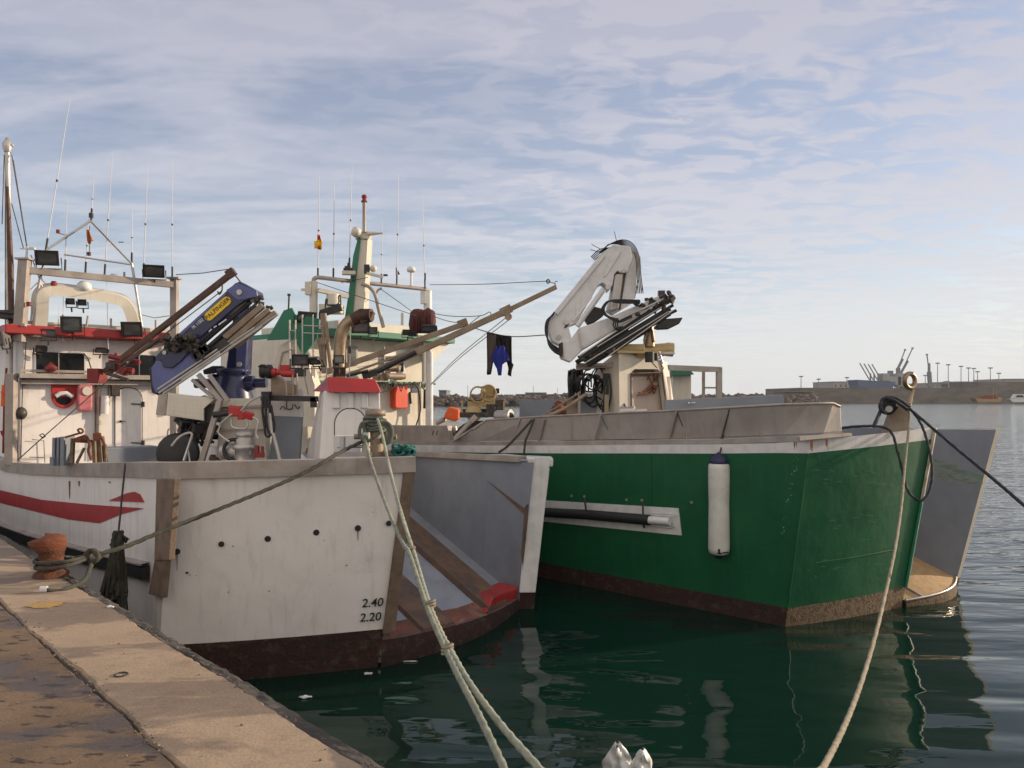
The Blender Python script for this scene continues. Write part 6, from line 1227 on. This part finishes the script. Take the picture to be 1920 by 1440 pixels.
mb.tube(spline([at(x, y, 9.32) for x, y in ((680, 828), (692, 826), (704, 818), (716, 808))], 6), .02, 9); mb.ball(at(684, 822, 9.35), .045, 10)
tag(mb.build('rope_turns', M['ropeC']), 'turns of green grey rope wound round the cream stern bitt', 'rope')
rp = MB()
rp.tube(spline([at(684, 822, 9.35), at(694, 862, 9.0), at(712, 915, 8.2), at(735, 975, 7.2), at(757, 1022, 6.35), at(766, 1034, 6.1), at(783, 1085, 5.5), at(800, 1136, 5.0), at(820, 1184, 4.6), at(838, 1222, 4.3), at(862, 1272, 3.95), at(900, 1345, 3.5), at(946, 1442, 3.1), at(985, 1530, 2.8), Vector((-.15, 2.3, .05)), Vector((-.6, 1.6, .02))], 14), .0165, 12, twist=26)
tag(rp.build('mooring_rope', M['ropeG']), 'green grey rope strand running from the stern bitt to the bottom, left of the pair', 'mooring rope', 'paired ropes from the white stern')
rp = MB()
rp.tube(spline([at(708, 786, 9.4), at(716, 812, 9.1), at(731, 880, 8.3), at(750, 955, 7.3), at(771, 1022, 6.35), at(776, 1036, 6.15), at(790, 1085, 5.55), at(806, 1136, 5.03), at(826, 1184, 4.62), at(844, 1218, 4.33), at(880, 1280, 3.9), at(940, 1360, 3.45), at(1012, 1442, 3.1), at(1060, 1500, 2.9), Vector((.1, 2.3, .06)), Vector((-.55, 1.6, .02))], 14), .0165, 12, twist=26)
tag(rp.build('mooring_rope', pmat('pale_green_rope', (.36, .37, .29), .9, col2=(.24, .26, .19), amt=.9, scale=16, bump=.6, bscale=220)), 'pale green rope strand splaying to the right of its pair at the bottom', 'mooring rope', 'paired ropes from the white stern')
mb = MB()
for x, y, Y, lb in ((771, 1032, 6.2, 'upper'), (807, 1133, 5.0, 'middle'), (839, 1217, 4.32, 'lowest')):
    mb = MB(); cc = at(x, y, Y); 
    for k in range(3): mb.tube([cc + Vector((.030 * math.cos(a), .02 * math.sin(a), .018 * (k - 1) + .008 * math.cos(a))) for a in [2 * math.pi * i / 10 for i in range(11)]], .008, 6)
    tag(mb.build('rope_lashing', M['ropeT']), lb + ' of the three twine lashings binding the paired green ropes', 'lashing', 'twine lashings on the paired ropes')

rp = MB(); rp.tube(spline([at(1705, 770, 11.85), at(1704, 800, 11.6), at(1697, 870, 11.0), at(1690, 950, 10.1), at(1678, 1030, 9.0), at(1662, 1105, 8.0), at(1643, 1185, 6.9), at(1618, 1270, 5.8), at(1588, 1350, 4.8), at(1545, 1436, 3.9), at(1500, 1500, 3.4), Vector((.9, 1.75, .05)), Vector((.2, 1.3, .02))], 16), .0165, 12, twist=20)
tag(rp.build('mooring_rope', M['ropeT']), 'tan twisted rope hanging from the green stern bitt down to the bottom right', 'mooring rope')
rp = MB(); rp.tube(spline([at(1700, 762, 11.8), at(1712, 772, 11.6), at(1790, 838, 10.6), at(1860, 896, 9.8), at(1925, 952, 9.1), at(2100, 1110, 7.9), at(2500, 1440, 6.3), Vector((7.6, 5.6, -2.3))], 12), .021, 10, twist=16)
tag(rp.build('mooring_rope', M['ropeK']), 'taut dark navy rope slanting from the green stern bitt out to the right edge', 'mooring rope')
rp = MB(); rp.tube(spline([at(1560, 806, 11.6), at(1600, 800, 11.5), at(1650, 800, 11.45), at(1672, 812, 11.35), at(1684, 850, 11.2), at(1694, 890, 11.1), at(1700, 915, 11.05), at(1712, 932, 11.0), at(1728, 938, 11.0), at(1742, 922, 11.05), at(1748, 890, 11.15), at(1744, 850, 11.3), at(1734, 812, 11.5), at(1722, 786, 11.65), at(1706, 766, 11.75)], 10), .019, 10, twist=16)
tag(rp.build('slack_rope', M['ropeK']), 'slack dark navy rope looping below the edge of the green stern', 'rope')
mb = MB(); mb.tube(spline([at(1638, 800, 11.6), at(1652, 768, 11.8), at(1656, 752, 11.8), at(1672, 746, 11.8), at(1690, 752, 11.75), at(1704, 758, 11.8)], 6), .028, 9); mb.tube(spline([at(1660, 745, 11.8), at(1682, 748, 11.75), at(1706, 764, 11.75)], 6), .028, 9); mb.tube(spline([at(1662, 775, 11.7), at(1652, 765, 11.75), at(1656, 748, 11.8), at(1675, 750, 11.7), at(1702, 768, 11.7)], 6), .026, 9)
coilring(mb, at(1668, 757, 11.95), .10, 4, .024, -.2, 3, .12); tag(mb.build('rope_turns', M['ropeK']), 'black rope turns wrapped round the green boat stern bitt and roller', 'rope')
# green net heap on the white stern
rnd = random.Random(31); mb = MB()
for i in range(16):
    P3 = []
    cx_, cy_ = rnd.uniform(745, 768), rnd.uniform(842, 852)
    for k in range(7): a = k * .95 + i; P3.append(at(cx_ + rnd.uniform(6, 17) * math.cos(a), min(855, cy_ + rnd.uniform(3, 9) * math.sin(a) - 2), 9.5 + rnd.uniform(-.14, .14)))
    mb.tube(spline(P3, 5), .019, 7)
tag(mb.build('net_heap', M['teal']), 'tangled heap of teal rope lying on the white boat stern rail', 'rope heap')
# old frayed rope fender hanging on white hull side
mb = MB(); mb.tube([at(235, 868, 9.3), at(222, 1000, 8.95)], .012, 8); fr = root('rope_fender', at(215, 1040, 8.9), 'dark frayed rope fender hanging on a line against the white hull by the quay', 'fender')
mb.build('hanging_line', M['black'], fr)
rnd = random.Random(33); mb = MB()
for i in range(46):
    x0 = 222 + rnd.uniform(-9, 9); y0 = rnd.uniform(1000, 1030); x1 = 216 + rnd.uniform(-26, 22)
    mb.tube(spline([at(222 + rnd.uniform(-3, 3), 1004, 8.85), at(x0, y0, 8.75 + rnd.uniform(-.08, .08)), at(lerp(x0, x1, .5) + rnd.uniform(-4, 4), 1065, 8.7 + rnd.uniform(-.1, .08)), at(x1, rnd.uniform(1105, 1150), 8.65 + rnd.uniform(-.12, .05))], 5), .022, 6)
for i in range(14): a = rnd.uniform(0, 6.3); mb.tube(spline([at(222, 1010, 8.8), at(222 + 10 * math.cos(a), 1010 + 8 * math.sin(a), 8.75), at(222 + rnd.uniform(10, 20) * math.cos(a), 1010 + 12 * math.sin(a) + 6, 8.75)], 4), .016, 5)
mb.build('frayed_strands', pmat('slimy_rope', (.022, .022, .016), .9, col2=(.04, .036, .022), amt=.9, scale=12, bump=.6, bscale=120), fr)
# cylindrical white fender on green hull
fd = root('boat_fender', at(1348, 1040, 11.6), 'long white cylindrical fender with navy ends hanging on the green hull', 'fender')
c = at(1348, 1040, 11.62); zt_ = at(1348, 866, 11.62).z; h = zt_ - c.z
mb = MB(); mb.lathe(Vector((c.x, c.y, c.z)), [(.085, -.0), (.145, .03), (.158, .10), (.155, h * .3), (.150, h * .55), (.158, h * .8), (.158, h - .10), (.15, h - .04), (.10, h)], 24); mb.build('fender_body', M['fender'], fd)
mb = MB(); mb.lathe(c, [(.0, -.06), (.05, -.05), (.09, -.0)], 20); mb.lathe(Vector((c.x, c.y, zt_)), [(.13, -.03), (.145, -.0), (.11, .07), (.05, .10), (.03, .14), (0, .15)], 20); mb.build('fender_cap', M['fcap'], fd)
mb = MB(); mb.tube(spline([Vector((c.x, c.y, zt_ + .12)), at(1351, 845, 11.62), at(1355, 826, 11.75), at(1367, 770, 12.1)], 5), .014, 7); mb.build('fender_line', M['ropeD'], fd)
mb = MB(); mb.cbox(c + Vector((-.04, -.155, .08)), .03, .006, .07); mb.cbox(c + Vector((-.03, -.155, .05)), .06, .006, .02); mb.cbox(c + Vector((.06, -.145, .06)), .10, .006, .018, .35); mb.build('fender_print', M['ink'], fd)
# orange jerrycan buoy
mb = MB(); P_ = YP(16.1); mb.prism([P_(842, 762), P_(861, 767), P_(860, 787), P_(852, 791), P_(832, 784), P_(834, 776)], (0, .24, 0)); ob = mb.build('orange_can', M['orange'], bevel=.04); tag(ob, 'orange plastic can standing upturned on the green boat hauling gear', 'plastic can')
# laundry line
mb = MB(); mb.tube(spline([at(874, 609, 16.8), at(912, 622, 16.3), at(960, 631, 15.8), at(1026, 628, 15.0)], 10), .011, 6); tag(mb.build('clothes_line', M['wire']), 'thin dark line strung from the derrick boom to the white crane', 'clothes line')
def cloth(name, outline, Y, mat, label, wob=.03, sd=1, hang=None):
    """a garment cut as an outline, filled as a fine folded sheet with thickness"""
    rnd = random.Random(sd); bm = bmesh.new(); P_ = YP(Y); vs = [bm.verts.new(P_(x, y)) for x, y in outline]; bm.faces.new(vs)
    bmesh.ops.triangulate(bm, faces=bm.faces[:])
    for _ in range(4): bmesh.ops.subdivide_edges(bm, edges=bm.edges[:], cuts=1, use_grid_fill=False) if _ < 3 else None
    for v in bm.verts: v.co.y += wob * math.sin(v.co.x * 31 + v.co.z * 4 + sd) + wob * .5 * math.sin(v.co.x * 60 + v.co.z * 9)
    mb = MB(); idx = {v: i for i, v in enumerate(bm.verts)}; mb.add([v.co.copy() for v in bm.verts], [tuple(idx[v] for v in f.verts) for f in bm.faces], True); bm.free()
    o = mb.build(name, mat); so = o.modifiers.new('cloth', 'SOLIDIFY'); so.thickness = .012; return tag(o, label, 'clothing')
cloth('trousers', [(913, 624), (938, 628), (959, 630), (959, 645), (957, 662), (960, 680), (963, 684), (960, 694), (958, 706), (952, 703), (955, 690), (954, 676), (952, 660), (928, 655), (920, 675), (921, 690), (920, 702), (913, 703), (914, 680)], 15.95, M['cloth1'], 'black working trousers drying on the line with legs hanging', .05, 2)
cloth('work_shirt', [(914, 626), (930, 628), (931, 660), (926, 676), (922, 690), (918, 700), (914, 690)], 15.88, M['cloth2'], 'brown garment hanging at the left of the black trousers on the line', .02, 5)
cloth('blue_jersey', [(930, 650), (945, 648), (951, 660), (956, 676), (947, 680), (942, 684), (940, 704), (934, 704), (931, 690), (924, 675), (922, 670)], 15.8, M['cloth3'], 'blue jersey hanging in front of the black clothes on the line', .03, 7)
# flags
fl = root('flag', at(595, 450, 18.2), 'red and yellow pennant on the whip aerial above the green wheelhouse', 'flag')
def flagpart(name, pts, Y, mat, par, sd):
    mb = MB(); P_ = YP(Y); rows = []
    (x0, y0), (x1, y1), (x2, y2), (x3, y3) = pts
    for i in range(7):
        r = []
        for j in range(7):
            u, v = i / 6, j / 6; x = lerp(lerp(x0, x1, u), lerp(x3, x2, u), v); y = lerp(lerp(y0, y1, u), lerp(y3, y2, u), v); p = P_(x, y); p.y += .04 * math.sin(u * 7 + v * 3 + sd); r.append(p)
        rows.append(r)
    mb.grid(rows, True); o = mb.build(name, mat, par); so = o.modifiers.new('cloth', 'SOLIDIFY'); so.thickness = .006
flagpart('yellow_band', [(588, 452), (603, 449), (604, 467), (590, 466)], 18.2, M['flag_y'], fl, 1); flagpart('red_band', [(594, 440), (599, 440), (603, 452), (596, 455)], 18.2, M['flag_r'], fl, 2); flagpart('red_band', [(596, 462), (603, 460), (603, 468), (598, 468)], 18.2, M['flag_r'], fl, 2)
fl = root('flag', at(166, 445, 15), 'small faded orange flag hanging limp inside the white boat aerial frame', 'flag')
flagpart('flag_cloth', [(163, 432), (168, 430), (175, 452), (166, 458)], 15.0, pmat('faded_orange_flag', (.45, .20, .07), .9, col2=(.36, .08, .04), amt=.9, scale=20), fl, 3)
mb = MB(); mb.tube([at(168, 424, 15.05), at(168, 480, 15.05)], .008, 5); mb.build('halyard', M['wire'], fl)
# floating litter
def blob(name, c, sx, sy, sz, mat, label, sd, cat='litter'):
    rnd = random.Random(sd); bm = bmesh.new(); bmesh.ops.create_icosphere(bm, subdivisions=3, radius=1)
    for v in bm.verts:
        n = math.sin(v.co.x * 5 + sd) * .18 + math.sin(v.co.y * 7 + v.co.z * 5 + sd * 2) * .16 + rnd.uniform(-.06, .06); co = v.co * (1 + n); v.co = Vector((co.x * sx, co.y * sy, co.z * sz))
    mb = MB(); idx = {v: i for i, v in enumerate(bm.verts)}; mb.add([v.co + Vector(c) for v in bm.verts], [tuple(idx[v] for v in f.verts) for f in bm.faces], False); bm.free()
    return tag(mb.build(name, mat), label, cat)
def onwater(px, py): Y = 3.3 * F / (py - HY); return at(px, py, Y)
blob('floating_litter', onwater(572, 1308) + Vector((0, 0, .01)), .07, .04, .008, M['teak'], 'small white scrap floating nearest the quay edge below the hull', 2)
blob('floating_litter', onwater(690, 1264) + Vector((0, 0, .01)), .05, .03, .008, M['teak'], 'small white scrap floating just below the draft marks', 4)
blob('floating_litter', onwater(770, 1241) + Vector((0, 0, .008)), .10, .012, .006, M['teak'], 'thin white sliver floating left of the paired ropes', 6)
# crumpled plastic bag near the bottom edge
c = onwater(1180, 1442) + Vector((0, 0, -.07)); rnd = random.Random(40)
bg_ = root('plastic_bag', c, 'crumpled white plastic bag with two ears floating at the bottom of the picture', 'plastic bag')
for sgn, w, hgt in ((-1, .24, .36), (1, .20, .30)):
    rows = []
    for i in range(15):
        u = i / 14; r = []
        for j in range(13):
            v = j / 12; wd = w * (math.sin(math.pi * min(.98, .12 + v * .88)) ** .6) * (1 - .25 * v); x = sgn * .085 + (u - .5) * 2 * wd * .62 + sgn * .03 * v; z = -.06 + hgt * v
            y = .05 * math.cos((u - .5) * math.pi) * -1 + .018 * math.sin(u * 14 + v * 6 + sgn) + .012 * math.sin(v * 17 + u * 5); r.append(c + Vector((x + .01 * math.sin(v * 9 + u * 20) + rnd.uniform(-.003, .003), y + rnd.uniform(-.008, .008), z + .02 * math.sin(u * 9) * v + rnd.uniform(-.005, .005))))
        rows.append(r)
    mb = MB(); mb.grid(rows, True); o = mb.build('bag_lobe', M['teak'], bg_); so = o.modifiers.new('film', 'SOLIDIFY'); so.thickness = .004
# paint, debris and pebbles on the quay
rnd = random.Random(50)
def onquay(px, py): Y = 1.6 * F / (py - HY); return at(px, py, Y)
rnd = random.Random(51); mb = MB()
cq = onquay(88, 1134); pts = [cq + Vector((.14 * math.cos(a) * (1 + rnd.uniform(-.35, .3)), .09 * math.sin(a) * (1 + rnd.uniform(-.35, .3)), .0035)) for a in [2 * math.pi * k / 22 for k in range(22)]]
mb.prism(pts, (0, 0, .0015)); tag(mb.build('paint_splash', pmat('worn_yellow_paint', (.42, .25, .05), .85, col2=(.30, .20, .10), amt=.9, scale=16, damt=.9, dirt=(.27, .19, .12))), 'worn yellow paint patch on the quay in front of the bollard', 'paint mark')
for px, py, r, lab, nm in ((206, 1139, .018, 'small white shell fragment on the quay edge below the frayed fender', 'shell_fragment'),):
    blob(nm, onquay(px, py) + Vector((0, 0, .006)), r * 1.6, r, r * .5, M['teak'], lab, 9, 'shell')
cq = onquay(227, 1266); mb = MB(); rg = [cq + Vector((.035 * math.cos(a), .035 * math.sin(a), .004)) for a in [2 * math.pi * k / 18 for k in range(19)]]; mb.tube(rg, .005, 6, cap=False); tag(mb.build('anchor_ring', M['dark']), 'small dark metal ring lying flat on the quay cap', 'metal ring')
rnd = random.Random(52); mb = MB()
for i in range(900):
    s = rnd.uniform(-4, 14) if i % 3 else rnd.uniform(-2, 8); w = rnd.choice([rnd.gauss(.69, .02), rnd.gauss(.69, .05), rnd.gauss(.095, .012), rnd.uniform(.1, 3.5)]); r = rnd.uniform(.002, .007)
    p = Q(s, w, .003); mb.cbox(p, r * 2, r * 1.6, r, rnd.random() * 3, 0, rnd.random(), rnd.random())
o = mb.build('quay_grit', pmat('dark_grit', (.07, .055, .045), .9, col2=(.22, .18, .13), amt=.9, scale=30)); o['kind'] = 'stuff'
# thin sea haze round the camera and the whole scene
mb = MB(); mb.box(Vector((-1400, -60, -10)), Vector((2900, 0, 0)), Vector((0, 2800, 0)), Vector((0, 0, 70)))
hz = mb.build('haze', bpy.data.materials.new('sea_haze')); hz['kind'] = 'stuff'
hm = hz.data.materials[0]; hm.use_nodes = True; hm.node_tree.nodes.clear()
pv = hm.node_tree.nodes.new('ShaderNodeVolumePrincipled'); pv.inputs['Color'].default_value = (.86, .92, 1.0, 1); pv.inputs['Density'].default_value = .00012
ou = hm.node_tree.nodes.new('ShaderNodeOutputMaterial'); hm.node_tree.links.new(pv.outputs[0], ou.inputs['Volume'])
